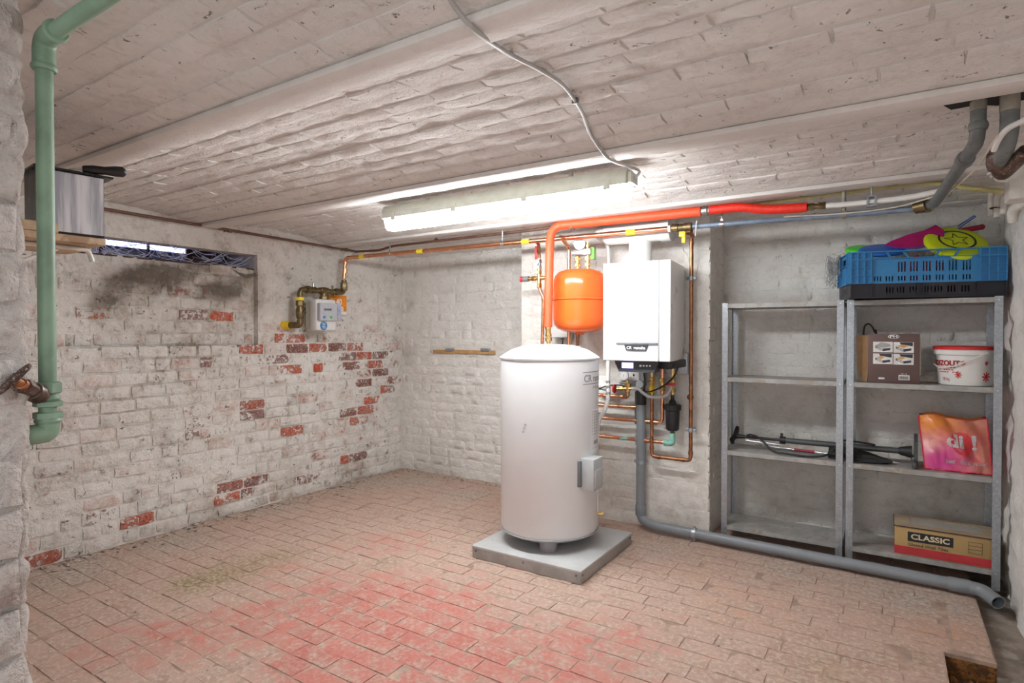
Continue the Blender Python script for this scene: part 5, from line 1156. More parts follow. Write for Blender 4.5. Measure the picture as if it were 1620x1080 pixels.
simple('bag_red', (0.62, 0.02, 0.06), 0.4, var=0.1); simple('bag_orange', (0.75, 0.20, 0.01), 0.4)
bg = thing('shopping_bag', 'pink and orange shopping bag slumped on the third shelf', 'bag', ((s00.x + s10.x) / 2, 4.06, Z2))
nu, nv = 26, 18; m = MB(); m.add([bagp(i / nu, j / nv) for j in range(nv + 1) for i in range(nu + 1)], [(j * (nu + 1) + i, j * (nu + 1) + i + 1, (j + 1) * (nu + 1) + i + 1, (j + 1) * (nu + 1) + i) for j in range(nv) for i in range(nu)]); fp = m.build('front_panel', 'bag_print', bg, angle=180)
back = lambda u, v: V((bagp(u, v).x + .006, min(4.235, max(bagp(u, v).y + .02, 4.15 + .05 * v)), bagp(u, v).z + .002))
m = MB(); m.add([back(i / nu, j / nv) for j in range(nv + 1) for i in range(nu + 1)], [(j * (nu + 1) + i, (j + 1) * (nu + 1) + i, (j + 1) * (nu + 1) + i + 1, j * (nu + 1) + i + 1) for j in range(nv) for i in range(nu)]); m.build('back_panel', 'bag_orange', bg, angle=180)
for u, mt in ((0, 'bag_red'), (1, 'bag_red')):
    m = MB(); ps = []
    for j in range(nv + 1):
        a, b = bagp(u, j / nv), back(u, j / nv); mid_ = (a + b) / 2 + V((.02 if u == 0 else -.02, 0, 0)); ps += [a, mid_, b]
    m.add(ps, [(j * 3 + k, j * 3 + k + 1, (j + 1) * 3 + k + 1, (j + 1) * 3 + k) for j in range(nv) for k in range(2)]); m.build('side_gusset', mt, bg, angle=60)
m = MB(); m.tube([bagp(i / nu, 0, .002) for i in range(nu + 1)], .004, 6); m.tube([bagp(1, j / nv, .001) for j in range(nv + 1)], .0035, 6); m.tube([bagp(0, j / nv, .001) for j in range(nv + 1)], .0035, 6); m.build('piping', 'bag_red', bg)
m = MB(); N_ = 30; uc_, vc_ = .60, .52
m.add([bagp(uc_, vc_, .004)] + [bagp(uc_ + .165 * math.cos(2 * PI * k / N_), vc_ + .225 * math.sin(2 * PI * k / N_), .0035) for k in range(N_)], [(0, 1 + k, 1 + (k + 1) % N_) for k in range(N_)]); el = m.build('logo_disc', simple('bag_logo_red', (0.66, 0.045, 0.055), 0.4), bg, angle=180)
WB, HB = (s10 - s00).length, (s01 - s00).length
m = MB(); lettering(m, 'di !', .105, (0, 0, 0), (1, 0, 0), (0, 1, 0), 'CENTER', 1.0, bold=.004, fn=lambda x, y, z: bagp(uc_ + x / WB, vc_ + .02 + y / HB, .006)); m.build('lettering', 'print_white', el, False)
m = MB(); lettering(m, 'just', .028, (0, 0, 0), (1, 0, 0), (0, 1, 0), 'LEFT', 1.0, bold=.001, fn=lambda x, y, z: bagp(.34 + x / WB, .17 + y / HB, .006)); lettering(m, 'feel, good', .029, (0, 0, 0), (1, 0, 0), (0, 1, 0), 'LEFT', 1.0, shear=.35, fn=lambda x, y, z: bagp(.53 + x / WB, .165 + y / HB, .006)); m.build('lettering', 'print_white', bg, False)
# ---------------------------------------------------------------- tile carton on the bottom shelf
simple('carton_tan', (0.44, 0.29, 0.12), 0.7, var=0.07, scale=10); simple('carton_tan_top', (0.43, 0.33, 0.22), 0.8, var=0.1); simple('band_red', (0.50, 0.035, 0.045), 0.6, var=0.08); simple('tile_grey', (0.42, 0.40, 0.37), 0.6, var=0.08)
tx0, tx1, ty0, ty1, tz0 = at(1415, 870, Y=3.965).x, .478, 3.962, 4.20, Z1 + .001; tz1 = at(1415, 829, Y=3.965).z
tc_ = thing('tile_carton', 'flat tan tile carton with red band on the bottom shelf', 'carton', ((tx0 + tx1) / 2, (ty0 + ty1) / 2, tz0))
MB().box((tx0, ty0, tz0), (tx1, ty1, tz1 - .006), .002).build('carton', 'carton_tan', tc_)
hh_ = (tz1 - tz0)
m = MB(); m.box((tx0 - .001, ty0 - .001, tz0 + .004), (tx1 + .001, ty0, tz0 + hh_ * .30)); m.box((tx0 - .001, ty0 - .001, tz0 + .004), (tx0, ty1, tz0 + hh_ * .30)); m.build('red_band', 'band_red', tc_, False)
m = MB(); wallboxes(m, V((tx0 - .002, ty0 - .002, tz1 - .007)), V((1, 0, 0)), V((0, 1, 0)), V((0, 0, 1)), tx1 - tx0 + .004, ty1 - ty0 + .004, .007, [(.075, tx1 - tx0 - .05, .07, .20)]); m.build('top_flaps', 'carton_tan_top', tc_, False)
MB().box((tx0 + .06, ty0 + .06, tz1 - .008), (tx1 - .04, ty1 - .03, tz1 - .005)).build('tile', 'tile_grey', tc_, False)
m = MB(); m.tube([(tx0 - .002, ty0 - .003, tz1 - .003), (tx1, ty0 - .003, tz1 - .003)], .003, 6); m.tube([(tx0 - .003, ty0 - .003, tz1 - .003), (tx0 - .003, ty1, tz1 - .003)], .003, 6); m.build('torn_edge', 'old_wood_dark', tc_)
lx0, lx1 = at(1436, 845, Y=3.962).x, at(1508, 855, Y=3.962).x; lz1, lz0 = tz0 + hh_ * .83, tz0 + hh_ * .50
lb_ = MB().box((lx0, ty0 - .0016, lz0), (lx1, ty0, lz1)).build('label_block', 'print_black', tc_, False, label='black label block with cream lettering')
m = MB(); lettering(m, 'CLASSIC', .040, ((lx0 + lx1) / 2, ty0 - .0016, (lz0 + lz1) / 2), (1, 0, 0), (0, 0, 1), sx=1.18, bold=.0012); m.build('lettering', simple('print_cream', (0.72, 0.62, 0.40), 0.6), lb_, False)
m = MB(); lettering(m, 'Glazed Wall Tiles', .023, ((lx0 + lx1) / 2 - .01, ty0 - .0005, lz0 - .018), (1, 0, 0), (0, 0, 1), sx=1.12); m.build('lettering', 'photo_dark', tc_, False)
m = MB(); bx0, bx1 = at(1532, 860, Y=3.962).x, at(1554, 860, Y=3.962).x
for k in range(4): z = tz0 + hh_ * (.42 + .12 * k); m.box((bx0, ty0 - .0012, z), (bx1, ty0, z + .0012))
for x in (bx0, bx1): m.box((x, ty0 - .0012, tz0 + hh_ * .42), (x + .0012, ty0, tz0 + hh_ * .79))
m.build('print_frame', 'photo_dark', tc_, False)
# ================================================================ left side
simple('green_paint', (0.22, 0.34, 0.24), 0.5, var=0.14, scale=9, col2=(0.34, 0.17, 0.06), thr=0.69)
simple('valve_iron', (0.12, 0.08, 0.065), 0.45, 0.6, var=0.4, scale=40, col2=(0.28, 0.25, 0.23), thr=0.56)
YG = 0.60
g0 = at(76, 684, Y=YG); gx = at(73, 400, Y=YG).x; gtop = at(69, 62, Y=YG).z; gz = lambda py: at(76, py, Y=YG).z
gpipe = thing('green_pipe', 'green painted pipe with old shut-off valve beside the rough jamb', 'pipe', (gx, YG, g0.z))
MB().tube([(gx, YG, gz(672)), (gx, YG, gtop - .03)], .0185, 20).build('riser', 'green_paint', gpipe)
MB().tube(fillet([(gx, YG, gtop - .07), (gx, YG, gtop), (gx + .07, YG, gtop)], .05, 8), .024, 20).build('elbow', 'green_paint', gpipe)
MB().tube([(gx + .05, YG, gtop), (gx + 1.4, YG, gtop + .01)], .0185, 20).build('top_run', 'green_paint', gpipe)
for c, ax in ((V((gx, YG, gtop - .07)), V((0, 0, 1))), (V((gx + .07, YG, gtop)), V((1, 0, 0)))): MB().lathe([(0, .0245), (.3, .0275), (.7, .0275), (1, .0245)], c - ax * .008, c + ax * .008, 20).build('bead', 'green_paint', gpipe)
m = MB(); P = lambda py: (gx, YG, gz(py)); m.hexnut(P(643), P(634), .031); m.lathe([(0, .02), (.5, .027), (1, .02)], P(636), P(624), 20); m.hexnut(P(622), P(604), .029); m.build('valve_body', 'green_paint', gpipe)
m = MB(); m.hexnut(P(662), P(651), .031); m.lathe([(0, .019), (1, .019)], P(652), P(640), 20); m.lathe([(0, .024), (.5, .029), (1, .026)], P(670), P(660), 20); m.build('union_nut', 'green_paint', gpipe)
MB().tube(fillet([(gx, YG, gz(668)), (gx, YG, gz(684)), (gx, YG - .09, gz(686))], .035, 8), .0245, 20).build('bottom_elbow', 'green_paint', gpipe)
# valve stem and handwheel
v0 = V((gx, YG - .012, gz(626))); v1 = at(22, 600, X=JX + .035); vd = (v1 - v0).normalized(); vl = (v1 - v0).length
bon = MB(); bon.lathe([(0, .022), (.4, .024), (.6, .020), (.62, .016), (1, .014)], v0, v0 + vd * vl * .55, 18); bon.hexnut(v0 + vd * vl * .42, v0 + vd * vl * .66, .019); bon.build('bonnet', 'valve_iron', gpipe)
MB().lathe([(0, .013), (.5, .013), (.52, .009), (1, .009)], v0 + vd * vl * .5, v1 + vd * .004, 12).build('stem', 'copper_old', gpipe)
vd = (-_rt * .62 + _up * .66 - _fw * .42).normalized()
hw = MB(); Rw = .036; hw.torus(v1, vd, Rw, .0065, 32, 10); hw.cyl(v1 - vd * .008, v1 + vd * .010, .012)
_, u_, w_ = hw.frame(vd)
for k in range(4): a = PI / 2 * k + .4; e = u_ * math.cos(a) + w_ * math.sin(a); hw.tube([v1 + e * .008, v1 + e * .022 + vd * .004, v1 + e * Rw], .0052, 8)
for k in range(16): a = 2 * PI * k / 16; e = u_ * math.cos(a) + w_ * math.sin(a); hw.sphere(v1 + e * (Rw + .004), .0055, seg=8, rings=6)
hw.build('handwheel', 'valve_iron', gpipe, label='small dark spoked handwheel')

# shelf with the metal box
simple('plank_wood', (0.50, 0.36, 0.23), 0.75, var=0.2, scale=5, bump=0.5, bscale=40, col2=(0.34, 0.21, 0.12), thr=0.55)
tm = NT('pan_metal'); mp_ = tm.n('Mapping', {'Vector': tm.position(), 'Scale': (26, 26, 1.6)}).outputs[0]
sk = tm.noise(1.0, 4, 0.65, vec=mp_); tm.bsdf(Base_Color=tm.mix(tm.rng(sk, .38, .62), (0.42, 0.44, 0.50), (0.80, 0.82, 0.87)), Metallic=0.3, Roughness=0.26)
simple('pan_black', (0.012, 0.012, 0.013), 0.3, var=0.1)
XS = -2.50; pz_ = at(120, 374, X=XS).z; py1 = at(168, 372, X=XS).y
sh = thing('plank_shelf', 'rough wooden plank shelf on a white bracket high behind the green pipe', 'shelf', (-2.7, .80, pz_ - .03))
m = MB(); m.box((XS - .16, JY, pz_ - .022), (XS, py1, pz_ + .004), .004); m.build('plank', 'plank_wood', sh)
m = MB(); m.box((XS - .40, JY, pz_ - .024), (XS - .17, py1 + .02, pz_ + .0), .004); m.build('plank', 'plank_wood', sh)
m = MB(); m.box((XS - .05, JY, pz_ + .005), (XS - .005, at(94, 350, X=XS).y, pz_ + .04), .004); m.build('batten', 'plank_wood', sh)
bz = pz_ - .026; bx_ = XS - .10; ya = at(140, 390, X=bx_).y
m = MB(); m.box((bx_ - .012, JY, bz - .012), (bx_ + .012, ya - .03, bz), .003); m.tube(fillet([(bx_, ya - .04, bz - .006), (bx_, ya, bz - .006), (bx_, ya + .012, bz - .05)], .02, 5), .009, 10); m.box((bx_ - .012, JY, bz - .22), (bx_ + .012, JY + .012, bz), .003); m.tube([(bx_, JY + .012, bz - .19), (bx_, ya - .1, bz - .014)], .006, 8); m.build('bracket', 'cream_pvc', sh)
# box: visible metal side towards the room, rotated a little
q0_, q1_ = at(83, 347, X=XS - .02), at(162, 366, X=XS - .02)
e1 = V((.10, .99, 0)).normalized(); e2_ = V((-e1.y, e1.x, 0)); O_ = V((XS - .025, at(64, 350, X=XS).y, pz_ + .006)); Lb = (at(162, 366, X=XS - .02).y - O_.y) / e1.y; Hb = at(162, 283, X=XS - .02).z - pz_ - .006
pn = thing('metal_tin', 'rectangular black and metal tin with lid on the plank shelf', 'tin', O_ + e1 * Lb / 2 + e2_ * .08)
m = MB(); m.prism([(0, 0), (Lb, 0), (Lb, .17), (0, .17)], O_, e1, e2_, UZ, Hb); m.build('body', 'pan_black', pn, False)
m = MB(); m.prism([(.035, 0), (Lb - .002, 0), (Lb - .002, Hb - .012), (.035, Hb - .012)], O_ + UZ * .008 - e2_ * .002, e1, UZ, e2_ * -1, .0015); m.build('metal_side', 'pan_metal', pn, False, label='scratched bare metal side')
m = MB(); m.prism([(-.012, -.012), (Lb + .028, -.012), (Lb + .028, .18), (-.012, .18)], O_ + UZ * Hb, e1, e2_, UZ, .007); m.build('lid', 'pan_black', pn, False)
ka, kb = at(130, 261, X=XS - .02), at(199, 257, X=XS + .02); ka.z = O_.z + Hb + .022; kb.z = ka.z + .012; kd = (kb - ka).normalized(); kl = (kb - ka).length
m = MB(); _, u_, w_ = m.frame(kd); N_ = 16; pts = []
for k, (s_, ru, rv) in enumerate(((0, .008, .010), (.04, .011, .014), (.25, .012, .017), (.5, .013, .015), (.75, .015, .020), (.93, .014, .020), (1, .007, .011))):
    for q in range(N_): a = 2 * PI * q / N_; pts.append(ka + kd * kl * s_ + u_ * math.cos(a) * ru + w_ * math.sin(a) * rv)
m.add(pts, [(k * N_ + q, k * N_ + (q + 1) % N_, (k + 1) * N_ + (q + 1) % N_, (k + 1) * N_ + q) for k in range(6) for q in range(N_)] + [tuple(range(N_))[::-1], tuple(6 * N_ + q for q in range(N_))]); m.build('lid_handle', 'pan_black', pn, label='thick black plastic handle')
MB().sphere(kb - kd * .010, .012).build('handle_end', 'mid_grey', pn)
MB().tube(fillet([ka + kd * .01, ka - kd * .03, ka - kd * .05 - UZ * .018], .01), .004, 8).build('handle_mount', 'steel', pn)

# ---------------------------------------------------------------- gas meter on the left wall
simple('meter_white', (0.76, 0.76, 0.74), 0.4, var=0.03); simple('meter_module', (0.50, 0.51, 0.56), 0.35, var=0.04); simple('sticker_blue', (0.03, 0.20, 0.45), 0.4); simple('sticker_orange', (0.85, 0.28, 0.01), 0.5); simple('lcd_grey', (0.32, 0.36, 0.34), 0.3); simple('button_green', (0.03, 0.55, 0.05), 0.4)
mz0, mz1 = at(512, 523, X=-3.9).z, at(512, 473, X=-3.9).z; my0, my1 = at(501, 500, X=-3.9).y, at(532, 500, X=-3.9).y
gm = thing('gas_meter', 'white gas meter with grey electronic module on the left wall', 'gas meter', (-4.0, (my0 + my1) / 2, mz0))
MB().box((-4.085, my0 + .03, mz0), (-3.96, my1 + .02, mz1 - .006), .018, seg=3).build('rear_case', 'pale_plastic', gm); MB().box((-3.99, my0, mz0), (-3.90, my1, mz1), .018, seg=3).build('front_case', 'meter_white', gm)
uz0, uz1 = at(512, 507, X=-3.87).z, at(512, 479, X=-3.87).z; uy0, uy1 = at(506, 490, X=-3.87).y, at(540, 490, X=-3.87).y
mo = MB().box((-3.91, uy0, uz0), (-3.865, uy1, uz1), .006).build('module', 'meter_module', gm)
hm = uz1 - uz0
MB().box((-3.868, uy0 + .035, uz0 + hm * .55), (-3.862, uy0 + .115, uz0 + hm * .72), .001).build('display', 'lcd_grey', mo); 
m = MB()
for k in range(8): m.box((-3.8625, uy0 + .042 + k * .0085, uz0 + hm * .59), (-3.8615, uy0 + .047 + k * .0085, uz0 + hm * .68))
m.build('digits', 'print_black', mo, False)
for y, mt in ((uy0 + .040, 'sticker_blue'), (uy0 + .108, 'button_green')): MB().cyl((-3.868, y, uz0 + hm * .20), (-3.860, y, uz0 + hm * .20), .011, seg=16).build('button', mt, mo)
MB().box((-3.864, uy1 - .05, uz0 + .01), (-3.862, uy1 - .006, uz1 - .012)).build('side_window', simple('violet_grey', (0.42, 0.43, 0.55), 0.3), mo, False)
sc_ = V((-3.8995, at(512, 515, X=-3.9).y, at(512, 515, X=-3.9).z)); st_ = MB().cyl(sc_ - V((.001, 0, 0)), sc_ + V((.0012, 0, 0)), .036, seg=28).build('round_sticker', 'sticker_blue', gm)
m = MB()
for k in range(4): m.box((sc_.x + .001, sc_.y - .018 + .004 * (k % 2), sc_.z + .018 - k * .013), (sc_.x + .0016, sc_.y + .020 - .003 * (k % 3), sc_.z + .022 - k * .013))
m.build('print', 'print_white', st_, False)
# orange card behind the meter
o0, o1 = at(529, 492, X=-4.10), at(548, 468, X=-4.10)
oc = thing('orange_card', 'small orange notice card on the wall behind the meter', 'card', (-4.10, (o0.y + o1.y) / 2, o0.z))
MB().box((-4.112, o0.y - .05, o0.z), (-4.098, o1.y, o1.z), .001).build('card', 'sticker_orange', oc, False)
m = MB(); lettering(m, '40', .075, (-4.098, o0.y + .05, (o0.z + o1.z) / 2 + .01), (0, 1, 0), (0, 0, 1), sx=.9, bold=.002); lettering(m, '8', .075, (-4.098, o0.y + .085, (o0.z + o1.z) / 2 - .06), (0, 1, 0), (0, 0, 1), sx=.9, bold=.002); m.build('lettering', 'print_white', oc, False)
MB().box((-4.111, o0.y + .04, o0.z - .03), (-4.099, o1.y, o0.z), .001).build('white_strip', 'print_white', oc, False)
# meter pipework
XM = -3.99; mp = lambda px, py: at(px, py, X=XM)
mw = thing('meter_pipework', 'dark brass pipework with yellow collar around the gas meter', 'pipework', mp(472, 514))
zt = mp(512, 460).z
yL, yR = mp(474.5, 480).y, ga.y
MB().tube(fillet([V((XM, yL, mp(474, 512).z)), V((XM, yL, zt)), V((XM, yR, zt - .004)), V((XM, yR, ga.z - .01))], .04, 8), .0215, 18).build('pipe', 'brass_old', mw)
MB().tube(fillet([V((XM, yL, mp(474, 506).z)), V((XM, yL, mp(472, 514).z)), V((XL - .02, yL - .06, mp(472, 514).z))], .04, 8), .026, 18).build('lower_elbow', 'brass_old', mw)
MB().cyl((XL - .02, yL - .055, mp(466, 514).z), (XL + .045, yL - .03, mp(466, 514).z), .034).build('wall_sleeve', 'yellow_plastic', mw, label='yellow wall sleeve')
MB().cyl((XM, yL, mp(474, 475).z), (XM, yL, mp(474, 470).z), .033, seg=24).build('yellow_collar', 'yellow_tape', mw)
m = MB(); A_ = lambda py: (XM, yL, mp(474, py).z); m.hexnut(A_(484), A_(475), .033); m.lathe([(0, .026), (.3, .034), (.7, .034), (1, .026)], A_(504), A_(485), 18); m.cyl((XM, yL, mp(474, 494).z), (XM + .05, yL + .01, mp(474, 494).z), .012); m.build('regulator', 'brass_old', mw)
B_ = lambda px: V((XM, mp(px, 460).y, zt)); m = MB()
m.lathe([(0, .026), (.5, .033), (1, .026)], B_(505), B_(519), 18); m.cyl(B_(512), (XM, B_(512).y, mz1 - .01), .028); m.build('tee', 'brass_old', mw)
for a_, b_, r_ in ((B_(484), B_(490), .034), (B_(493), B_(499), .030), (B_(530), B_(536), .032), (V((XM, B_(512).y, mz1 + .004)), V((XM, B_(512).y, mz1 + .03)), .036)): MB().hexnut(a_, b_, r_).build('nut', 'brass_old', mw)
MB().hexnut((XM, yR, zt + .015), (XM, yR, zt + .09), .030).build('adapter', 'brass_old', mw)
m = MB(); c = B_(496) + V((0, 0, .03)); m.cyl(c - V((0, 0, .01)), c + V((0, 0, .03)), .009); m.box(c + V((-.006, -.05, .028)), c + V((.006, .05, .036)), .002); m.build('lever', 'steel', mw)
m = MB(); c = B_(526) + V((0, 0, .02)); m.cyl(c, c + V((0, 0, .03)), .008); m.cyl(c + V((0, .02, 0)), c + V((0, .02, -.06)), .008); m.build('test_point', 'brass_old', mw)

# ---------------------------------------------------------------- board with two holders on the back wall
w0, w1 = at(685, 555, Y=YB - .02), at(782, 555.5, Y=YB - .02); hz_ = .014
wbd = thing('wall_board', 'narrow wooden batten with two grey clamps on the back wall', 'batten', ((w0.x + w1.x) / 2, YB - .01, w0.z - hz_))
simple('board_wood', (0.52, 0.30, 0.12), 0.6, var=0.12, scale=25)
MB().box((w0.x, YB - .022, w0.z - hz_ - .004), (w1.x, YB + .002, w0.z + hz_), .002).build('board', 'board_wood', wbd)
for px in (711, 767):
    c = at(px, 554, Y=YB - .03); MB().box((c.x - .045, YB - .04, c.z - .008), (c.x + .045, YB - .012, c.z + .018), .004).build('clamp', 'zinc', wbd)

# ---------------------------------------------------------------- cable across the vaults to the lamp
def cz(y):
    for a, b, h in BAYS:
        if a <= y <= b: return arch(y, a, b, h)
    return ZB - .006
def on_ceiling(px, py, drop=.010):
    d = at(px, py, Y=1.0) - CAM; lo = 0.2; best = None
    for k in range(4000):
        t = .3 + k * .0012; p = CAM + d * t
        if p.z > cz(p.y) - drop: return p
    return CAM + d * 3
cp = [(700, -30), (718, 8), (752, 48), (800, 82), (850, 108), (888, 132), (910, 160), (922, 180), (932, 208), (950, 236), (968, 254), (984, 265)]
pts = [on_ceiling(*q) for q in cp]
pts[-1] = V((LX1 + .01, LY - .03, LZ + .08)); 
cb_ = thing('lamp_cable', 'grey cable snaking across the vaulted ceiling to the strip light', 'cable', pts[-1])
MB().tube(spline(pts + [V((LX1 + .045, LY - .005, LZ + .06)), V((LX1 + .02, LY, LZ + .03))], 6), .0065, 10).build('cable', 'grey_cable', cb_)
c = pts[6]; MB().box(c + V((-.012, -.006, -.008)), c + V((.012, .006, .016)), .003).build('cable_clip', 'mid_grey', cb_)

# ---------------------------------------------------------------- pipes and cables in the right-hand corner of the ceiling
hx, hy = at(1548, 156, Y=2.52).x, 2.52
dp_ = thing('soil_pipe', 'grey drain pipe coming through the ceiling and sloping back to the wall', 'pipe', bl1)
pA = V((hx, hy, 2.34)); pB = at(1549, 222, Y=hy); pB.x = hx; pC = at(1478, 322, Y=3.55)
k1 = pB.lerp(pC, .16)
MB().tube(fillet([pA, pB, pC, pC + V((-.06, .03, -.004))], .07, 8), .0225, 20).build('pipe', 'old_pipe_grey', dp_)
MB().cyl((hx, hy, pB.z + .10), (hx, hy, 2.36), .0235, seg=20).build('dusty_top', 'dusty_pipe', dp_, label='dust-coated upper stretch')
MB().lathe([(0, .026), (.5, .029), (1, .026)], (hx, hy, pB.z + .035), (hx, hy, pB.z + .06), 20).build('socket', 'old_pipe_grey', dp_)
dv = (pC - pB).normalized(); MB().lathe([(0, .026), (.2, .030), (.8, .030), (1, .026)], pB + dv * .20, pB + dv * .27, 20).build('socket', 'old_pipe_grey', dp_)
MB().cyl(pC + V((-.075, .035, -.006)), pC + V((-.03, .01, 0)), .030).build('end_socket', 'brass_old', dp_)
sx2 = at(1598, 145, Y=2.5).x; sB = at(1598, 215, Y=2.5); sC = at(1580, 262, Y=2.62)
sp2 = thing('old_drain_pipe', 'stained grey drain pipe nearest the right wall with a rusty elbow', 'pipe', sC)
MB().tube(fillet([V((sx2, 2.5, 2.34)), V((sx2, 2.5, sB.z)), sC + V((0, 0, .0))], .05, 8), .026, 20).build('pipe', 'old_pipe_grey', sp2)
MB().cyl((sx2, 2.5, sB.z + .08), (sx2, 2.5, 2.36), .027).build('dusty_top', 'dusty_pipe', sp2)
MB().lathe([(0, .03), (.3, .036), (.7, .036), (1, .03)], sC + V((.0, -.03, .05)), sC + V((0, .01, -.01)), 20).build('rusty_collar', 'valve_iron', sp2)
MB().tube(fillet([sC, sC + V((.01, .02, -.03)), at(1625, 238, Y=2.55)], .03, 6), .024, 16).build('side_branch', 'valve_iron', sp2)
def cable(name, label, pts, r, mat): return tag(recentre(MB().tube(spline(pts, 6), r, 8).build(name, mat)), label, 'cable')
cable('corner_cable', 'thick white cable curving in from the right wall by the drain pipe', [at(1640, 175, Y=2.35), at(1620, 190, Y=2.38), at(1595, 203, Y=2.42), at(1580, 220, Y=2.46), at(1572, 238, Y=2.5)], .009, 'white_cable')
cable('thin_wire', 'thin cream wire trailing down along the sloping drain pipe', [at(1578, 215, Y=2.44), at(1562, 240, Y=2.55), at(1548, 262, Y=2.72), at(1528, 282, Y=2.95), at(1505, 300, Y=3.25), at(1490, 309, Y=3.42), at(1474, 312, Y=3.5), at(1420, 327, Y=3.56), at(1340, 337, Y=3.57), at(1240, 343, Y=3.57)], .0035, 'cream_cable')
m = MB(); 
for k in range(4): m.tube(spline([at(1578 + k, 262, Y=3.2), at(1572 + 5 * k, 272, Y=3.22), at(1576 + 4 * k, 284, Y=3.24), at(1588 + 2 * k, 287, Y=3.25)], 5), .005, 6)
m.tube(spline([at(1562, 276, Y=3.2), at(1570, 272, Y=3.19), at(1580, 270, Y=3.2), at(1566, 281, Y=3.2)], 5), .005, 6)
tag(recentre(m.build('cable_bundle', 'white_cable')), 'bundle of white cables tied in the upper right corner', 'cable')
cb2 = thing('corner_junction_box', 'dusty cream junction box with conduits in the upper right corner', 'junction box', at(1605, 300, Y=3.5))
j = at(1604, 287, Y=3.3); MB().box((j.x - .02, 3.27, j.z - .08), (XR + .02, 3.40, j.z + .075), .008).build('box', 'cream_pvc', cb2)
for k, (px, py, yy) in enumerate(((1568, 341, 3.86), (1578, 343, 3.80), (1588, 338, 3.70))):
    a = at(px, py, Y=yy); b = at(px, 303 + 3 * k, Y=yy); MB().tube(fillet([a, b, V((XR + .02, yy - .02, b.z + .01))], .03, 6), .0155, 12).build('conduit', 'cream_pvc', cb2)
for k in range(2):
    c = at(1573 + 10 * k, 329, Y=3.80); MB().torus(c, (0, 0, 1), .017, .003, 18, 6).build('cable_tie', 'black_rubber', cb2)
MB().tube(fillet([at(1602, 350, Y=3.55), at(1601, 331, Y=3.52), V((XR + .02, 3.35, at(1601, 331, Y=3.52).z + .04))], .03, 6), .020, 14).build('elbow_conduit', 'cream_pvc', cb2)
hole = MB(); hole.prism([(.10, 2.405), (XR, 2.405), (XR, 2.60), (.36, 2.585), (.30, 2.60), (.24, 2.555), (.17, 2.56), (.13, 2.46)], (0, 0, ZB + .028), (1, 0, 0), (0, 1, 0), (0, 0, 1), .06); struct(hole.build('ceiling_hole', 'dark_void', smooth=False))

# ---------------------------------------------------------------- cobwebs round the cellar window
tw = NT('cobweb'); f_ = tw.rng(tw.math('ADD', tw.math('MULTIPLY', tw.noise(9, 6, .7), .6), tw.math('MULTIPLY', tw.noise(60, 6, .8), .4)), .34, .60, .25, .97)
f_ = tw.math('MULTIPLY', f_, tw.rng(tw.n('Attribute', attribute_type='GEOMETRY', attribute_name='fade').outputs['Fac'], 0.0, 0.75))
d_ = tw.n('BsdfDiffuse', {'Color': tw.mix(tw.noise(20, 4), (0.085, 0.07, 0.055), (0.21, 0.18, 0.15))}).outputs[0]; tr_ = tw.n('BsdfTransparent').outputs[0]
mx = tw.n('MixShader', {0: f_, 1: tr_, 2: d_}).outputs[0]; tw.t.links.new(mx, tw.out.inputs[0])
simple('web_thread', (0.62, 0.66, 0.95), 0.7, var=0.1)
def sheet(name, label, top, bot, sag, xoff=0.03, n=26, nv_=8):
    """a dusty web sheet hung between an upper and a lower pixel line on the left wall"""
    m = MB(); T = spline([at(*q, X=XL + xoff) for q in top], 8); B = spline([at(*q, X=XL + xoff * 1.3) for q in bot], 8)
    for j in range(nv_ + 1):
        for i in range(n + 1):
            a = T[int(i / n * (len(T) - 1))]; b = B[int(i / n * (len(B) - 1))]; s_ = j / nv_
            p = a.lerp(b, s_); p.x += sag * math.sin(PI * s_) * (.6 + .6 * mnoise.noise(V((i * .4, j * .4, 1)))) + .006 * mnoise.noise(V((i * .9, j * .9, 5))); m.v.append(tuple(p))
    for j in range(nv_):
        for i in range(n): q = j * (n + 1) + i; m.f.append((q, q + 1, q + n + 2, q + n + 1)); m.mi.append(0)
    o = m.build(name, 'cobweb', angle=180); at_ = o.data.attributes.new('fade', 'FLOAT', 'POINT')
    at_.data.foreach_set('value', [min(1, 1.3 * min(j, nv_ - j) / (nv_ / 2) + (.15 if j < nv_ / 2 and j > 0 else 0)) * min(1, 4 * min(i, n - i) / n + .05 * (0 < i < n)) * (.75 + .5 * mnoise.noise(V((i * .8, j * .8, 2)))) for j in range(nv_ + 1) for i in range(n + 1)])
    return tag(recentre(o), label, 'cobweb', 'dusty cobwebs below the cellar window')
sheet('cobweb', 'large dusty grey cobweb sagging under the middle of the cellar window', [(186, 414), (250, 412), (300, 410), (352, 402)], [(200, 462), (235, 452), (265, 466), (350, 430)], .03)
sheet('cobweb', 'long dusty cobweb strand trailing down towards the green pipe', [(150, 484), (172, 436), (208, 408)], [(172, 502), (213, 470), (250, 444)], .02, n=14)
sheet('cobweb', 'dark dusty cobweb patch low at the right end of the window', [(316, 442), (360, 440), (386, 430)], [(322, 476), (362, 480), (396, 476)], .015, n=14)
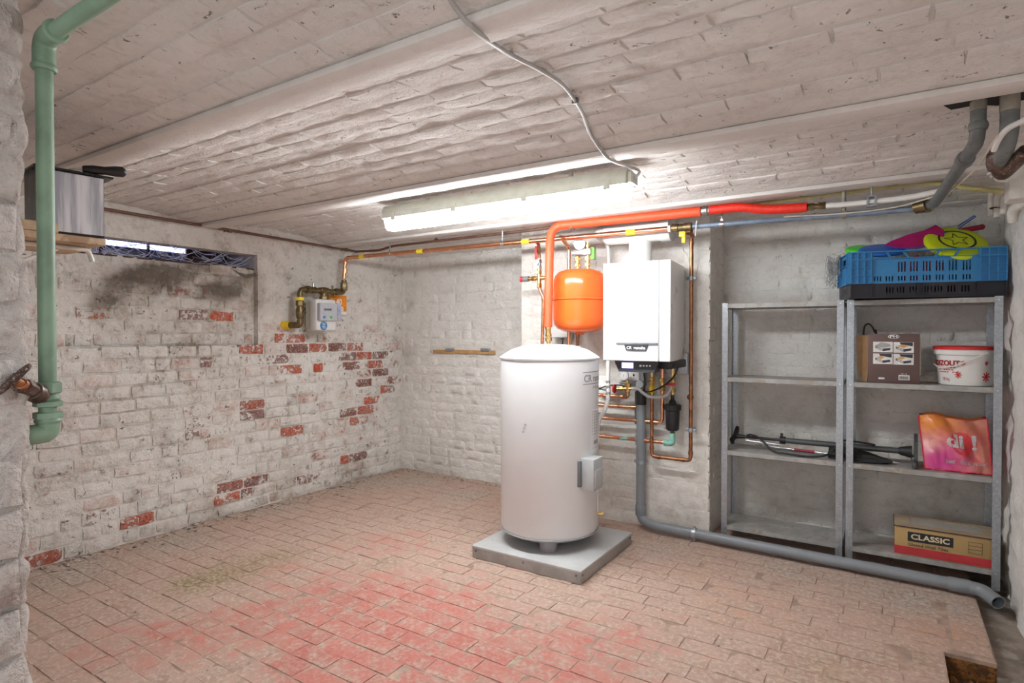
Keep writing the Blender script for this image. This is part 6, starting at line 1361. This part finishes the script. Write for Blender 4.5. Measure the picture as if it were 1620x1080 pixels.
sheet('cobweb', 'small sagging cobweb in the corner right of the window', [(358, 418), (385, 432), (412, 428)], [(362, 424), (388, 441), (414, 436)], .015, n=12)
sheet('cobweb', 'narrow hanging cobweb tatter below the middle of the window', [(263, 446), (268, 448), (272, 446)], [(262, 466), (268, 470), (274, 464)], .01, n=6)
th = MB(); rr_ = random.Random(11)
for k in range(110):
    y0 = rr_.uniform(1.62, 2.60); y1_ = y0 + rr_.uniform(-.22, .22); xa = XL - rr_.uniform(.0, .10); xb = XL - rr_.uniform(.0, .12)
    a = V((xa, y0, rr_.choice((WZ1, WZ0 + .01, rr_.uniform(WZ0, WZ1))))); b = V((xb, min(2.74, max(1.55, y1_)), rr_.uniform(WZ0, WZ1))); mid_ = (a + b) / 2 + V((0, 0, -rr_.uniform(.0, .02)))
    th.tube(spline([a, mid_, b], 4), rr_.uniform(.0008, .0022), 4)
tag(recentre(th.build('web_threads', 'web_thread')), 'bluish cobweb threads stretched across the slit of the cellar window', 'cobweb')

# ---------------------------------------------------------------- crumbs of mortar and grit on the floor: too small and many to count
gr_ = MB(); rr_ = random.Random(21)
simple('grit', (0.42, 0.35, 0.29), 0.95, var=0.4, scale=40)
def crumb(x, y, r):
    bm = bmesh.new(); bmesh.ops.create_icosphere(bm, subdivisions=1, radius=r)
    for v in bm.verts: v.co = V((v.co.x * rr_.uniform(.6, 1.5), v.co.y * rr_.uniform(.6, 1.5), v.co.z * rr_.uniform(.3, .7))) + V((x, y, r * .3))
    gr_.frombm(bm)
for k in range(420):
    q = rr_.random()
    if q < .55: x = XL + abs(rr_.gauss(0, .09)) + .01; y = rr_.uniform(1.3, YB - .02)
    elif q < .75: x = rr_.uniform(XL, PX0 - .02); y = YB - abs(rr_.gauss(0, .07)) - .01
    else: x = rr_.uniform(XL + .1, .2); y = rr_.uniform(1.3, 3.8)
    if PLX0 - .02 < x < PLX1 + .02 and PLY0 - .02 < y < PLY1 + .02: continue
    crumb(x, y, rr_.uniform(.003, .011) * (1.3 if q < .75 else .6))
g_ = gr_.build('floor_grit', 'grit', floor, angle=60); g_['kind'] = 'stuff'
